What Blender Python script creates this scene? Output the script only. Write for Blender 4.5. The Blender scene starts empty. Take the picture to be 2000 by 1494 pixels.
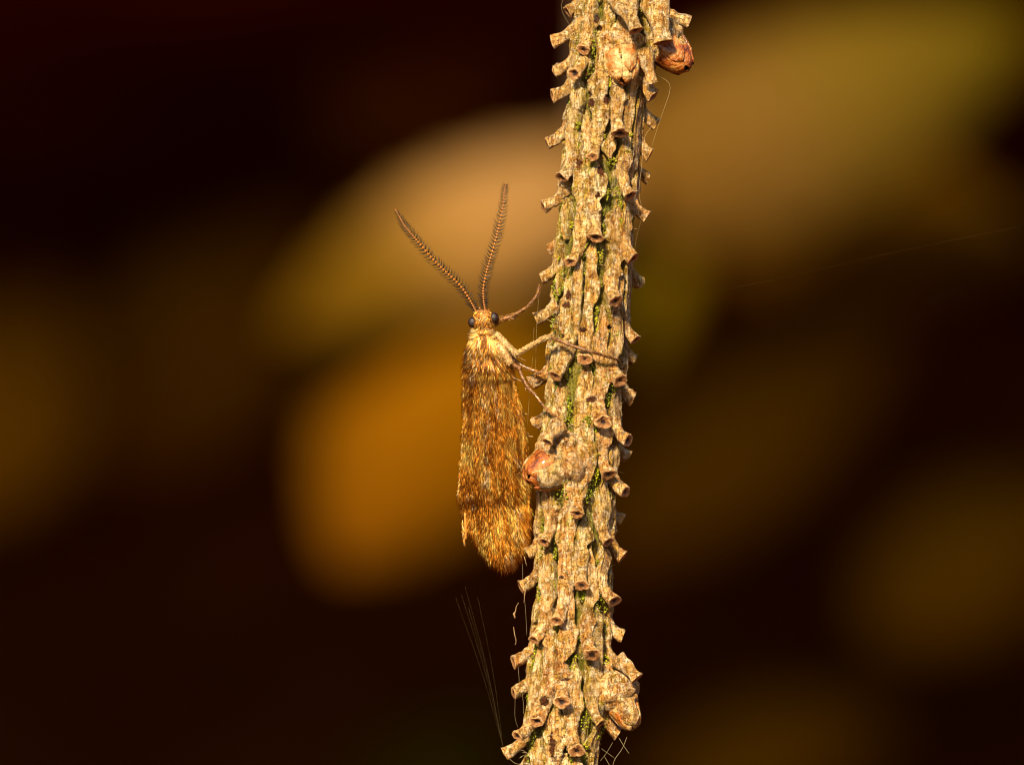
# Macro photograph: a small hairy caddisfly clinging to the side of a peg-studded conifer twig.
# 1 Blender unit = 1 mm (scene unit scale 0.001).
import bpy, math
import numpy as np
from mathutils import Vector, Matrix, Euler

rng = np.random.default_rng(7)
scn = bpy.context.scene
scn.unit_settings.system = 'METRIC'
scn.unit_settings.scale_length = 0.001
COL = scn.collection
S = 0.02            # millimetres per photo pixel in the plane of the twig
D = 250.0           # camera to twig, mm
R_ = math.radians

# ------------------------------------------------------------------ camera
cam = bpy.data.cameras.new('camera')
cam.sensor_width = 36.0
cam.lens = 36.0 * D / (2000 * S)
cam.clip_start = 1.0
cam.clip_end = 60000.0
cam.dof.use_dof = True
cam.dof.focus_distance = D - 0.9
cam.dof.aperture_fstop = 0.001 * cam.lens / (2 * 2.6)
cam_o = bpy.data.objects.new('camera', cam)
cam_o.location = (0, -D, 0)
cam_o.rotation_euler = (R_(90), 0, 0)
COL.objects.link(cam_o)
scn.camera = cam_o

# ------------------------------------------------------------------ sky, sun, exposure
SUN_EL, SUN_AZ = 35.0, -16.0      # azimuth measured from straight behind the camera, negative = from the left
w = bpy.data.worlds.new('World'); scn.world = w; w.use_nodes = True
wn = w.node_tree.nodes; wl = w.node_tree.links
sky = wn.new('ShaderNodeTexSky'); sky.sky_type = 'NISHITA'; sky.sun_disc = False
sky.sun_elevation = R_(SUN_EL)
sky.sun_rotation = R_(180 + -SUN_AZ)
bg = wn['Background']; bg.inputs['Strength'].default_value = 0.05
wl.new(sky.outputs['Color'], bg.inputs['Color'])
sun = bpy.data.lights.new('sun', 'SUN'); sun.energy = 4.8; sun.angle = R_(8); sun.color = (1.0, 0.79, 0.50)
sun_o = bpy.data.objects.new('sun', sun); COL.objects.link(sun_o)
to_sun = Vector((math.sin(R_(SUN_AZ)) * math.cos(R_(SUN_EL)), -math.cos(R_(SUN_AZ)) * math.cos(R_(SUN_EL)), math.sin(R_(SUN_EL))))
sun_o.rotation_euler = to_sun.to_track_quat('Z', 'Y').to_euler()
sun_o.location = to_sun * 300
scn.view_settings.view_transform = 'Standard'
scn.view_settings.look = 'None'
scn.view_settings.exposure = 1.2
scn.view_settings.gamma = 1.0
scn.view_settings.use_curve_mapping = False
scn.render.engine = 'CYCLES'
scn.cycles.use_denoising = True
scn.cycles.max_bounces = 8
scn.cycles.diffuse_bounces = 6
scn.cycles.transmission_bounces = 4
scn.cycles.use_adaptive_sampling = True
scn.cycles.adaptive_threshold = 0.004
scn.cycles.filter_width = 1.1

# ------------------------------------------------------------------ helpers
def P(px, py, d=0.0):
    """photo pixel + depth behind the twig axis (in pixels, negative = towards the camera) -> mm"""
    px, py, d = np.broadcast_arrays(np.asarray(px, float), np.asarray(py, float), np.asarray(d, float))
    return np.stack([(px - 1000) * S, d * S, (747 - py) * S], -1)

def F(px, py, ymm):
    """photo pixel -> point at depth ymm behind the twig plane (used for the far things, sized from their depth)"""
    k = S * (D + ymm) / D
    return np.array([(px - 1000) * k, ymm, (747 - py) * k])

def _hash(ix, iy, iz, seed):
    h = (ix.astype(np.int64) * 374761393 + iy.astype(np.int64) * 668265263 + iz.astype(np.int64) * 2147483647 + seed * 974634777)
    h = (h ^ (h >> 13)) * 1274126177
    h = h ^ (h >> 16)
    return (h & 0xffff) / 65535.0

def vnoise(p, seed=0):
    p = np.asarray(p, float)
    i = np.floor(p).astype(np.int64); f = p - i; u = f * f * (3 - 2 * f)
    r = 0
    for dx in (0, 1):
        for dy in (0, 1):
            for dz in (0, 1):
                wgt = (u[..., 0] if dx else 1 - u[..., 0]) * (u[..., 1] if dy else 1 - u[..., 1]) * (u[..., 2] if dz else 1 - u[..., 2])
                r = r + wgt * _hash(i[..., 0] + dx, i[..., 1] + dy, i[..., 2] + dz, seed)
    return r * 2 - 1

def fbm(p, seed=0, o=3):
    r = 0; a = 1.0; s = 0
    for k in range(o):
        r = r + a * vnoise(np.asarray(p) * (2 ** k), seed + k * 17); s += a; a *= 0.55
    return r / s

def smooth(a, b, x):
    t = np.clip((np.asarray(x, float) - a) / (b - a), 0, 1)
    return t * t * (3 - 2 * t)

def mesh_obj(name, verts, faces, mat, parent=None, col=None, shade=True):
    me = bpy.data.meshes.new(name)
    me.from_pydata(np.asarray(verts, float).tolist(), [], [list(map(int, f)) for f in faces])
    if shade:
        me.polygons.foreach_set('use_smooth', np.ones(len(me.polygons), bool))
    if col is not None:
        c = np.ones((len(verts), 4), np.float32); c[:, :3] = col
        at = me.attributes.new('Col', 'FLOAT_COLOR', 'POINT'); at.data.foreach_set('color', c.ravel())
    me.update()
    me.materials.append(mat)
    o = bpy.data.objects.new(name, me); COL.objects.link(o)
    if parent is not None:
        attach(o, parent)
    return o

def attach(o, parent):
    o.parent = parent
    off = Vector((0, 0, 0)); q = parent
    while q is not None:
        if q.parent is None: off = q.location.copy()
        q = q.parent
    if parent.parent is None:
        o.matrix_parent_inverse = Matrix.Translation(-off)

def thing(name, loc, label, cat, group=None):
    o = bpy.data.objects.new(name, None); COL.objects.link(o); o.location = loc
    o.empty_display_size = 1
    tag(o, label, cat, group); return o

def tag(o, label, cat, group=None, kind=None):
    o['label'] = label; o['category'] = cat
    if group: o['group'] = group
    if kind: o['kind'] = kind
    return o

def grid_faces(nr, nc, wrap=False):
    f = []
    for i in range(nr - 1):
        for j in range(nc if wrap else nc - 1):
            j2 = (j + 1) % nc
            f.append((i * nc + j, i * nc + j2, (i + 1) * nc + j2, (i + 1) * nc + j))
    return f

def shell(grid, thick):
    """grid (nr,nc,3) open sheet -> closed thin solid; returns verts, faces"""
    nr, nc = grid.shape[:2]
    du = np.gradient(grid, axis=1); dv = np.gradient(grid, axis=0)
    n = np.cross(du, dv); n /= np.linalg.norm(n, axis=-1, keepdims=True) + 1e-12
    top = (grid + n * thick / 2).reshape(-1, 3); bot = (grid - n * thick / 2).reshape(-1, 3)
    N = nr * nc; f = grid_faces(nr, nc)
    fb = [(a + N, d + N, c + N, b + N) for a, b, c, d in f]
    loop = [j for j in range(nc)] + [i * nc + nc - 1 for i in range(1, nr)] + [(nr - 1) * nc + j for j in range(nc - 2, -1, -1)] + [i * nc for i in range(nr - 2, 0, -1)]
    side = [(loop[k], loop[k] + N, loop[(k + 1) % len(loop)] + N, loop[(k + 1) % len(loop)]) for k in range(len(loop))]
    return np.concatenate([top, bot]), f + fb + side

def tube(pts, rad, nseg=8, flat=1.0, cap=True):
    """swept tube; pts (n,3) mm, rad (n,)"""
    pts = np.asarray(pts, float); rad = np.broadcast_to(np.asarray(rad, float), (len(pts),))
    t = np.gradient(pts, axis=0); t /= np.linalg.norm(t, axis=1, keepdims=True) + 1e-12
    ref = np.array([0.0, -1.0, 0.0]) if abs(t[0][1]) < 0.9 else np.array([1.0, 0, 0])
    a = np.cross(t, ref); a /= np.linalg.norm(a, axis=1, keepdims=True) + 1e-12
    b = np.cross(a, t)
    ph = np.linspace(0, 2 * math.pi, nseg, endpoint=False)
    v = pts[:, None] + rad[:, None, None] * (np.cos(ph)[None, :, None] * a[:, None] + flat * np.sin(ph)[None, :, None] * b[:, None])
    f = grid_faces(len(pts), nseg, True)
    if cap:
        f.append(tuple(range(nseg))[::-1]); f.append(tuple((len(pts) - 1) * nseg + k for k in range(nseg)))
    return v.reshape(-1, 3), f

def poly(pts, n):
    """resample a polyline smoothly (Catmull-Rom) to n points"""
    p = np.asarray(pts, float)
    q = np.concatenate([[2 * p[0] - p[1]], p, [2 * p[-1] - p[-2]]])
    m = len(p) - 1
    t = np.linspace(0, m, n); i = np.minimum(t.astype(int), m - 1); u = (t - i)[:, None]
    a, b, c, d = q[i], q[i + 1], q[i + 2], q[i + 3]
    return 0.5 * (2 * b + (c - a) * u + (2 * a - 5 * b + 4 * c - d) * u ** 2 + (3 * b - a - 3 * c + d) * u ** 3)

def hairs(name, root, dirv, length, width, bend, col, mat, parent):
    """many tapered hairs in one mesh. root,dirv,bend (n,3), length,width (n,), col (n,3)"""
    n = len(root)
    d = dirv / (np.linalg.norm(dirv, axis=1, keepdims=True) + 1e-12)
    ref = np.where(np.abs(d[:, 1:2]) < 0.9, np.array([[0, -1.0, 0]]), np.array([[1.0, 0, 0]]))
    a = np.cross(d, ref); a /= np.linalg.norm(a, axis=1, keepdims=True) + 1e-12
    b = np.cross(a, d)
    L = length[:, None]; W = width[:, None]
    mid = root + d * L * 0.5 + bend * L * 0.12
    tip = root + d * L + bend * L * 0.45
    V = np.empty((n, 7, 3))
    for k in range(3):
        ang = 2 * math.pi * k / 3
        o = math.cos(ang) * a + math.sin(ang) * b
        V[:, k] = root + o * W * 0.5
        V[:, 3 + k] = mid + o * W * 0.42
    V[:, 6] = tip
    base = (np.arange(n) * 7)[:, None]
    q = np.concatenate([base + np.array([[k, (k + 1) % 3, 3 + (k + 1) % 3, 3 + k]]) for k in range(3)])
    t = np.concatenate([base + np.array([[3 + k, 3 + (k + 1) % 3, 6]]) for k in range(3)])
    me = bpy.data.meshes.new(name)
    nl = q.size + t.size
    me.vertices.add(n * 7); me.loops.add(nl); me.polygons.add(len(q) + len(t))
    me.vertices.foreach_set('co', V.reshape(-1))
    me.loops.foreach_set('vertex_index', np.concatenate([q.ravel(), t.ravel()]).astype(np.int32))
    me.polygons.foreach_set('loop_start', np.concatenate([np.arange(len(q)) * 4, q.size + np.arange(len(t)) * 3]).astype(np.int32))
    me.polygons.foreach_set('use_smooth', np.ones(len(q) + len(t), bool))
    c = np.ones((n, 7, 4), np.float32); c[:, :, :3] = col[:, None, :]
    at = me.attributes.new('Col', 'FLOAT_COLOR', 'POINT'); at.data.foreach_set('color', c.ravel())
    me.update(); me.validate()
    me.materials.append(mat)
    o = bpy.data.objects.new(name, me); COL.objects.link(o)
    if parent is not None: attach(o, parent)
    o['kind'] = 'stuff'
    return o

# ------------------------------------------------------------------ materials
def new_mat(name, rough=0.5, spec=0.5):
    m = bpy.data.materials.new(name); m.use_nodes = True
    nt = m.node_tree; b = nt.nodes['Principled BSDF']
    b.inputs['Roughness'].default_value = rough
    b.inputs['Specular IOR Level'].default_value = spec
    return m, nt, b

def N(nt, t, **kw):
    n = nt.nodes.new(t)
    for k, v in kw.items(): setattr(n, k, v)
    return n

def noise(nt, coord, scale, detail=4, rough=0.6, stretch=None):
    n = N(nt, 'ShaderNodeTexNoise'); n.inputs['Scale'].default_value = scale
    n.inputs['Detail'].default_value = detail; n.inputs['Roughness'].default_value = rough
    if stretch:
        mp = N(nt, 'ShaderNodeMapping'); mp.inputs['Scale'].default_value = stretch
        nt.links.new(coord, mp.inputs['Vector']); coord = mp.outputs['Vector']
    nt.links.new(coord, n.inputs['Vector']); return n.outputs['Fac']

def ramp(nt, fac, stops, interp='LINEAR'):
    r = N(nt, 'ShaderNodeValToRGB'); r.color_ramp.interpolation = interp
    e = r.color_ramp.elements
    while len(e) < len(stops): e.new(0.5)
    for k, (p, c) in enumerate(stops):
        e[k].position = p; e[k].color = (*c, 1) if len(c) == 3 else c
    nt.links.new(fac, r.inputs['Fac']); return r.outputs['Color']

def g(v): return (v, v, v)

def mix(nt, fac, a, b, mode='MIX'):
    m = N(nt, 'ShaderNodeMix', data_type='RGBA', blend_type=mode)
    for inp, v in ((0, fac), (6, a), (7, b)):
        if isinstance(v, (int, float)): m.inputs[inp].default_value = v
        elif isinstance(v, tuple): m.inputs[inp].default_value = (*v, 1)
        else: nt.links.new(v, m.inputs[inp])
    return m.outputs[2]

def math_(nt, op, a, b=0.0):
    m = N(nt, 'ShaderNodeMath', operation=op)
    for k, v in enumerate((a, b)):
        if isinstance(v, (int, float)): m.inputs[k].default_value = v
        else: nt.links.new(v, m.inputs[k])
    return m.outputs[0]

def bump(nt, b, h, dist, strength=1.0, normal=None):
    n = N(nt, 'ShaderNodeBump'); n.inputs['Distance'].default_value = dist; n.inputs['Strength'].default_value = strength
    nt.links.new(h, n.inputs['Height'])
    if normal is not None: nt.links.new(normal, n.inputs['Normal'])
    nt.links.new(n.outputs['Normal'], b.inputs['Normal']); return n.outputs['Normal']

def bark_material(name, core=False):
    m, nt, b = new_mat(name, 0.45, 0.45)
    co = N(nt, 'ShaderNodeTexCoord').outputs['Object']
    geo = N(nt, 'ShaderNodeNewGeometry').outputs['Position']
    at = N(nt, 'ShaderNodeAttribute', attribute_name='Col').outputs['Color']
    sp = N(nt, 'ShaderNodeSeparateColor'); nt.links.new(at, sp.inputs[0])
    along, edge, pit = sp.outputs[0], sp.outputs[1], sp.outputs[2]
    rnd = N(nt, 'ShaderNodeObjectInfo').outputs['Random']
    big = noise(nt, geo, 1.4, 3, 0.6)
    fib = noise(nt, geo, 5.0, 5, 0.62, (1, 1, 0.2))
    mid = noise(nt, geo, 4.5, 5, 0.7)
    fine = noise(nt, geo, 22.0, 4, 0.7)
    cream = ramp(nt, fib, [(0.30, (0.24, 0.11, 0.018)), (0.41, (0.56, 0.34, 0.085)), (0.51, (0.80, 0.59, 0.25)), (0.62, (0.96, 0.85, 0.56))])
    pink = ramp(nt, mid, [(0.32, (0.28, 0.10, 0.02)), (0.46, (0.68, 0.36, 0.12)), (0.60, (0.90, 0.62, 0.30))])
    f1 = ramp(nt, math_(nt, 'ADD', big, math_(nt, 'MULTIPLY', math_(nt, 'SUBTRACT', rnd, 0.5), 0.30)), [(0.46, g(0)), (0.62, g(1))])
    c = mix(nt, math_(nt, 'MULTIPLY', f1, 0.45), cream, pink)
    # algae film, strongest on the plate edges
    alg_n = noise(nt, geo, 2.6, 4, 0.65)
    alg = ramp(nt, math_(nt, 'ADD', alg_n, math_(nt, 'MULTIPLY', math_(nt, 'POWER', edge, 4.0), 0.30)), [(0.52, g(0)), (0.66, g(1))])
    c = mix(nt, math_(nt, 'MULTIPLY', alg, 0.72 if not core else 0.75), c, ramp(nt, fine, [(0.38, (0.16, 0.135, 0.006)), (0.60, (0.54, 0.46, 0.045))]))
    # peg: warmer pinkish tan towards the tip
    pegc = ramp(nt, mid, [(0.33, (0.36, 0.13, 0.02)), (0.46, (0.72, 0.40, 0.11)), (0.60, (0.93, 0.68, 0.30))])
    c = mix(nt, math_(nt, 'MULTIPLY', along, 0.5), c, pegc)
    # every plate has its own cast, and patches within it
    cast = ramp(nt, rnd, [(0.0, (1.0, 0.86, 0.66)), (0.2, (1.0, 1.0, 1.0)), (0.4, (0.86, 0.84, 0.62)), (0.6, (1.0, 0.80, 0.62)), (0.8, (1.0, 0.97, 0.90)), (1.0, (0.80, 0.62, 0.40))], 'CONSTANT')
    c = mix(nt, 0.6, c, cast, 'MULTIPLY')
    pat = ramp(nt, noise(nt, geo, 2.2, 5, 0.7), [(0.40, (0.50, 0.34, 0.17)), (0.47, (0.95, 0.90, 0.82)), (0.60, (1.0, 1.0, 1.0))])
    c = mix(nt, 0.8, c, pat, 'MULTIPLY')
    lich = ramp(nt, noise(nt, geo, 3.6, 5, 0.75), [(0.51, g(0)), (0.60, g(1))])
    c = mix(nt, math_(nt, 'MULTIPLY', lich, 0.78), c, (0.97, 0.89, 0.68))
    # fine lengthwise and crosswise cracks
    cr1 = math_(nt, 'ABSOLUTE', math_(nt, 'SUBTRACT', noise(nt, geo, 4.2, 4, 0.65, (1, 1, 0.13)), 0.5))
    cr2 = math_(nt, 'ABSOLUTE', math_(nt, 'SUBTRACT', noise(nt, geo, 3.0, 4, 0.65, (0.35, 0.35, 1.6)), 0.5))
    crm = ramp(nt, noise(nt, geo, 1.3, 3, 0.6), [(0.44, g(0)), (0.54, g(1))])
    crk = math_(nt, 'MAXIMUM', ramp(nt, cr1, [(0.006, g(1)), (0.020, g(0))]), math_(nt, 'MULTIPLY', crm, ramp(nt, cr2, [(0.004, g(1)), (0.014, g(0))])))
    c = mix(nt, math_(nt, 'MULTIPLY', crk, 0.55), c, (0.09, 0.042, 0.014))
    # small dark specks of fungus and dirt
    vor = N(nt, 'ShaderNodeTexVoronoi'); vor.inputs['Scale'].default_value = 9.0; nt.links.new(geo, vor.inputs['Vector'])
    spk = ramp(nt, math_(nt, 'ADD', vor.outputs['Distance'], math_(nt, 'MULTIPLY', fine, 0.25)), [(0.26, g(1)), (0.31, g(0))])
    spm = ramp(nt, noise(nt, geo, 1.9, 3, 0.6), [(0.46, g(0)), (0.56, g(1))])
    spk = math_(nt, 'MULTIPLY', math_(nt, 'MULTIPLY', spk, spm), 0.85)
    c = mix(nt, spk, c, (0.055, 0.025, 0.010))
    # weathered pits
    pm = ramp(nt, math_(nt, 'ADD', pit, math_(nt, 'MULTIPLY', math_(nt, 'SUBTRACT', noise(nt, geo, 9.0, 4, 0.7), 0.5), 1.1)), [(0.52, g(0)), (0.60, g(1))])
    c = mix(nt, pm, c, ramp(nt, fine, [(0.35, (0.03, 0.012, 0.006)), (0.65, (0.16, 0.055, 0.022))]))
    c = mix(nt, 1.0, c, ramp(nt, noise(nt, geo, 15.0, 5, 0.8), [(0.37, (0.38, 0.26, 0.12)), (0.46, (0.95, 0.91, 0.82)), (0.56, (1.0, 1.0, 1.0))]), 'MULTIPLY')
    c = mix(nt, 1.0, c, (1.0, 0.93, 0.84), 'MULTIPLY')
    if core:
        c = mix(nt, ramp(nt, noise(nt, geo, 1.6, 3, 0.6), [(0.34, g(0.15)), (0.52, g(0.95))]), c, ramp(nt, fine, [(0.35, (0.07, 0.065, 0.006)), (0.65, (0.27, 0.25, 0.022))]))
    nt.links.new(c, b.inputs['Base Color'])
    r = ramp(nt, noise(nt, geo, 6.0, 3, 0.6), [(0.35, g(0.13)), (0.65, g(0.46))])
    nt.links.new(r, b.inputs['Roughness'])
    h = math_(nt, 'ADD', math_(nt, 'MULTIPLY', fib, 1.0), math_(nt, 'MULTIPLY', fine, 0.55))
    h = math_(nt, 'SUBTRACT', h, math_(nt, 'MULTIPLY', pm, 0.9))
    h = math_(nt, 'SUBTRACT', h, math_(nt, 'MULTIPLY', spk, 0.3))
    h = math_(nt, 'SUBTRACT', h, math_(nt, 'MULTIPLY', crk, 0.5))
    bump(nt, b, h, 0.24, 1.0)
    return m

M_bark = bark_material('bark')
M_core = bark_material('bark_core', True)

def simple(name, stops, scale, rough, bumpd=0.0, spec=0.5, stretch=None, coat=0.0, detail=4):
    m, nt, b = new_mat(name, rough, spec)
    geo = N(nt, 'ShaderNodeNewGeometry').outputs['Position']
    n = noise(nt, geo, scale, detail, 0.65, stretch)
    nt.links.new(ramp(nt, n, stops), b.inputs['Base Color'])
    if bumpd: bump(nt, b, noise(nt, geo, scale * 2.2, 4, 0.65, stretch), bumpd)
    b.inputs['Coat Weight'].default_value = coat
    return m

def scar_material():
    m, nt, b = new_mat('leaf_scar', 0.5)
    geo = N(nt, 'ShaderNodeNewGeometry').outputs['Position']
    at = N(nt, 'ShaderNodeAttribute', attribute_name='Col').outputs['Color']
    sp = N(nt, 'ShaderNodeSeparateColor'); nt.links.new(at, sp.inputs[0])
    n = noise(nt, geo, 14, 4, 0.7)
    f = math_(nt, 'ADD', sp.outputs[0], math_(nt, 'MULTIPLY', math_(nt, 'SUBTRACT', n, 0.5), 0.9))
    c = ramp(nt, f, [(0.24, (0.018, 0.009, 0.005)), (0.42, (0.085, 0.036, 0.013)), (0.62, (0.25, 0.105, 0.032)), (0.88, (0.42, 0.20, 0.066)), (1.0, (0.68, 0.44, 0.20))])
    nt.links.new(c, b.inputs['Base Color'])
    bump(nt, b, n, 0.05)
    return m
M_scar = scar_material()

def col_mat(name, rough, spec=0.5, sheen=0.0, transl=0.0):
    m, nt, b = new_mat(name, rough, spec)
    at = N(nt, 'ShaderNodeAttribute', attribute_name='Col').outputs['Color']
    nt.links.new(at, b.inputs['Base Color'])
    if transl:
        tr = N(nt, 'ShaderNodeBsdfTranslucent'); nt.links.new(at, tr.inputs['Color'])
        mx = N(nt, 'ShaderNodeMixShader'); mx.inputs[0].default_value = transl
        nt.links.new(b.outputs[0], mx.inputs[1]); nt.links.new(tr.outputs[0], mx.inputs[2])
        nt.links.new(mx.outputs[0], nt.nodes['Material Output'].inputs['Surface'])
    return m
M_hair = col_mat('hair', 0.36, 0.4)
M_moss = col_mat('moss', 0.75, 0.25)
M_bristle = col_mat('bristle', 0.45, 0.4)
M_bud = simple('bud_scale_skin', [(0.35, (0.10, 0.022, 0.005)), (0.42, (0.46, 0.14, 0.016)), (0.50, (0.38, 0.19, 0.05)), (0.61, (0.58, 0.42, 0.18)), (0.70, (0.42, 0.36, 0.10))], 2.2, 0.32, 0.13, coat=0.25)
M_resin = simple('bud_resin', [(0.35, (0.05, 0.010, 0.002)), (0.46, (0.24, 0.055, 0.005)), (0.57, (0.38, 0.13, 0.016)), (0.68, (0.46, 0.27, 0.09))], 2.4, 0.25, 0.13, coat=0.4)
M_budb = bark_material('bud_bark')
M_wing = simple('wing_membrane', [(0.3, (0.46, 0.19, 0.03)), (0.7, (0.70, 0.34, 0.06))], 4.0, 0.45, 0.02, stretch=(1, 1, 0.2))
M_body = simple('cuticle', [(0.3, (0.09, 0.04, 0.012)), (0.7, (0.26, 0.13, 0.04))], 8.0, 0.4, 0.02)
M_leg = simple('leg_cuticle', [(0.36, (0.03, 0.010, 0.003)), (0.5, (0.13, 0.05, 0.010)), (0.66, (0.34, 0.16, 0.04))], 9.0, 0.35, 0.02, coat=0.2)
M_legp = simple('pale_leg_cuticle', [(0.36, (0.10, 0.04, 0.010)), (0.5, (0.36, 0.21, 0.065)), (0.64, (0.62, 0.45, 0.20))], 11.0, 0.4, 0.02)
M_silk, _nt, _b = new_mat('silk', 0.45, 0.3); _b.inputs['Base Color'].default_value = (0.30, 0.22, 0.11, 1)
M_debris = simple('debris', [(0.3, (0.10, 0.05, 0.015)), (0.7, (0.36, 0.22, 0.09))], 8.0, 0.6, 0.03)

# eye: dark glossy facets, a paler dull cap set in a darker rim comes from two sub-parts
M_eye, _nt, _b = new_mat('compound_eye', 0.14, 0.35)
_b.inputs['Base Color'].default_value = (0.016, 0.006, 0.006, 1)
_v = N(_nt, 'ShaderNodeTexVoronoi'); _v.inputs['Scale'].default_value = 55
_nt.links.new(N(_nt, 'ShaderNodeNewGeometry').outputs['Position'], _v.inputs['Vector'])
bump(_nt, _b, _v.outputs['Distance'], 0.006, 0.5)
M_eyecap, _nt, _b = new_mat('compound_eye_centre', 0.5, 0.5)
_b.inputs['Base Color'].default_value = (0.014, 0.008, 0.008, 1)
_v = N(_nt, 'ShaderNodeTexVoronoi'); _v.inputs['Scale'].default_value = 45
_nt.links.new(N(_nt, 'ShaderNodeNewGeometry').outputs['Position'], _v.inputs['Vector'])
bump(_nt, _b, _v.outputs['Distance'], 0.01, 0.6)

# ------------------------------------------------------------------ setting: ground with an earth bank behind, undercut to darken the background
def build_ground():
    # profile (y, z) in mm: flat ground, foot of the bank, hollow, unseen lip added to block sun and sky, plateau to the horizon
    prof = np.array([(-30000, -330), (-4000, -325), (-900, -318), (-200, -312), (150, -308), (600, -300), (950, -270), (1250, -190), (1400, -80),
                     (1410, 20), (1330, 60), (1180, 75), (1000, 76), (860, 78), (780, 92), (765, 150), (820, 230), (940, 300), (1200, 500), (4000, 620), (14000, 700), (45000, 800)], float)
    pr = poly(prof, 170)
    xs = np.concatenate([[-40000, -15000, -6000, -2500, -1200], np.linspace(-700, 700, 141), [1200, 2500, 6000, 15000, 40000]])
    X, I = np.meshgrid(xs, np.arange(len(pr)))
    Y = pr[I, 0]; Z = pr[I, 1]
    q = np.stack([X / 120, Y / 120, Z / 120], -1)
    near = np.exp(-(X / 1500) ** 2)
    Y = Y + fbm(q, 3, 4) * 50 * near * smooth(650, 950, Y)
    Z = Z + fbm(q * 1.4, 9, 4) * 26 * near + fbm(q * 5, 12, 3) * 5 * near
    m = simple('bank_soil', [(0.30, (0.042, 0.006, 0.0003)), (0.55, (0.080, 0.019, 0.0006)), (0.75, (0.12, 0.042, 0.001))], 0.012, 1.0, 4.0, 0.0)
    o = mesh_obj('ground', np.stack([X, Y, Z], -1).reshape(-1, 3), grid_faces(len(pr), len(xs)), m)
    o['kind'] = 'structure'
    o['label'] = 'dark brown shaded earth bank far behind the twig'
    return o
build_ground()

# ------------------------------------------------------------------ far leaves
def leaf_mat(name, stops, scale=0.045, vein=(0.06, 0.03, 0.004)):
    m, nt, b = new_mat(name, 1.0, 0.0)
    at = N(nt, 'ShaderNodeAttribute', attribute_name='Col').outputs['Color']
    sp = N(nt, 'ShaderNodeSeparateColor'); nt.links.new(at, sp.inputs[0])
    geo = N(nt, 'ShaderNodeNewGeometry').outputs['Position']
    n = noise(nt, geo, scale, 3, 0.6)
    f = math_(nt, 'ADD', sp.outputs[0], math_(nt, 'MULTIPLY', math_(nt, 'SUBTRACT', n, 0.5), 0.5))
    c = ramp(nt, f, stops)
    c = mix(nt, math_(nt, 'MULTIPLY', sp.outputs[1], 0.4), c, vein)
    # shade of the margins curling away, painted into the colour as dark brown
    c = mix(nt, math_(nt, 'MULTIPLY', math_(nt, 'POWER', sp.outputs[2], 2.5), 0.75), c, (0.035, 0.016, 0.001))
    nt.links.new(c, b.inputs['Base Color'])
    return m

def leaf_shape(base, tip, width, curl, face, seed, side=0.0, asym=0.0):
    """a real leaf blade in mm: base->tip midrib with droop, pointed-oval outline, cupped across, wavy margin"""
    base, tip = np.array(base, float), np.array(tip, float)
    ax = tip - base; L = np.linalg.norm(ax); ax /= L
    face = np.array(face, float); face -= ax * face.dot(ax); face /= np.linalg.norm(face)
    sd = np.cross(ax, face)
    nr, nc = 34, 19
    t = np.linspace(0, 1, nr)[:, None]; s = np.linspace(-1, 1, nc)[None, :]
    wprof = (np.sin(math.pi * np.clip(t, 0.0, 1) ** 0.85) ** 0.72) * 0.5 * width + 0.02 * width * (1 - t)
    wav = 1 + 0.05 * np.sin(t * 46 + seed) * np.abs(s) ** 4
    xo = s * wprof * wav * (1 + asym * s) + side * L * t * (1 - t)
    zo = -curl * width * (np.abs(s) ** 1.7) * (wprof / (0.5 * width + 1e-9)) + 0.10 * L * np.sin(t * math.pi) + \
         0.014 * width * np.cos((t * 14 - np.abs(s) * 3.5) * math.pi) * (1 - t * 0.6)
    gpts = base + ax * (t * L)[..., None] + sd * (xo + 0 * t)[..., None] + face * (zo + 0 * s)[..., None]
    v, f = shell(gpts, 0.25)
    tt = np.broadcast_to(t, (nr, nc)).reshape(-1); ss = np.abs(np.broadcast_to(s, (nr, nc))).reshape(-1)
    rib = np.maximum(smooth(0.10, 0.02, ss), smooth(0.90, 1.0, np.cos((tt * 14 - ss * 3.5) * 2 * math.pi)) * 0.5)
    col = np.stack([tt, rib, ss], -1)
    return v, f, np.concatenate([col, col])

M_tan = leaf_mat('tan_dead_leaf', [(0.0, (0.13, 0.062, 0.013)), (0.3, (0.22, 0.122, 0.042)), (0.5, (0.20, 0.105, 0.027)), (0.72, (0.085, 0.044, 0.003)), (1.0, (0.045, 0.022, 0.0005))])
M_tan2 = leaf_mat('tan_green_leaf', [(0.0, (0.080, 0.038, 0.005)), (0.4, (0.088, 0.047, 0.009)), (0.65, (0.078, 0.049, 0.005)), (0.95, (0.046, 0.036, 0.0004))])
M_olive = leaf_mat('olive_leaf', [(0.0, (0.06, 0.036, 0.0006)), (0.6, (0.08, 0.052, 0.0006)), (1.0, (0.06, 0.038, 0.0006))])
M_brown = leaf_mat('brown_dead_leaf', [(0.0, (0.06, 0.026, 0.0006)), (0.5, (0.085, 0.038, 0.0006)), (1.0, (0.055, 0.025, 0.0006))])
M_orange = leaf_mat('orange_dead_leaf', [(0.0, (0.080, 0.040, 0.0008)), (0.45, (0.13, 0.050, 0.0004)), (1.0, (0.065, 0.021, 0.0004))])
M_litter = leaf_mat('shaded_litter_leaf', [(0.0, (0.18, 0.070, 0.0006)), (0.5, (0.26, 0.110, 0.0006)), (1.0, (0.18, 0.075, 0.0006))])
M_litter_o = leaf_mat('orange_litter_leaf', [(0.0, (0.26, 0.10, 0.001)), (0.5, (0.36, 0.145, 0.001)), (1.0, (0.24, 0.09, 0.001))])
M_stem = simple('stem_bark', [(0.3, (0.05, 0.024, 0.009)), (0.7, (0.14, 0.075, 0.028))], 0.3, 0.7, 0.3)

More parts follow.
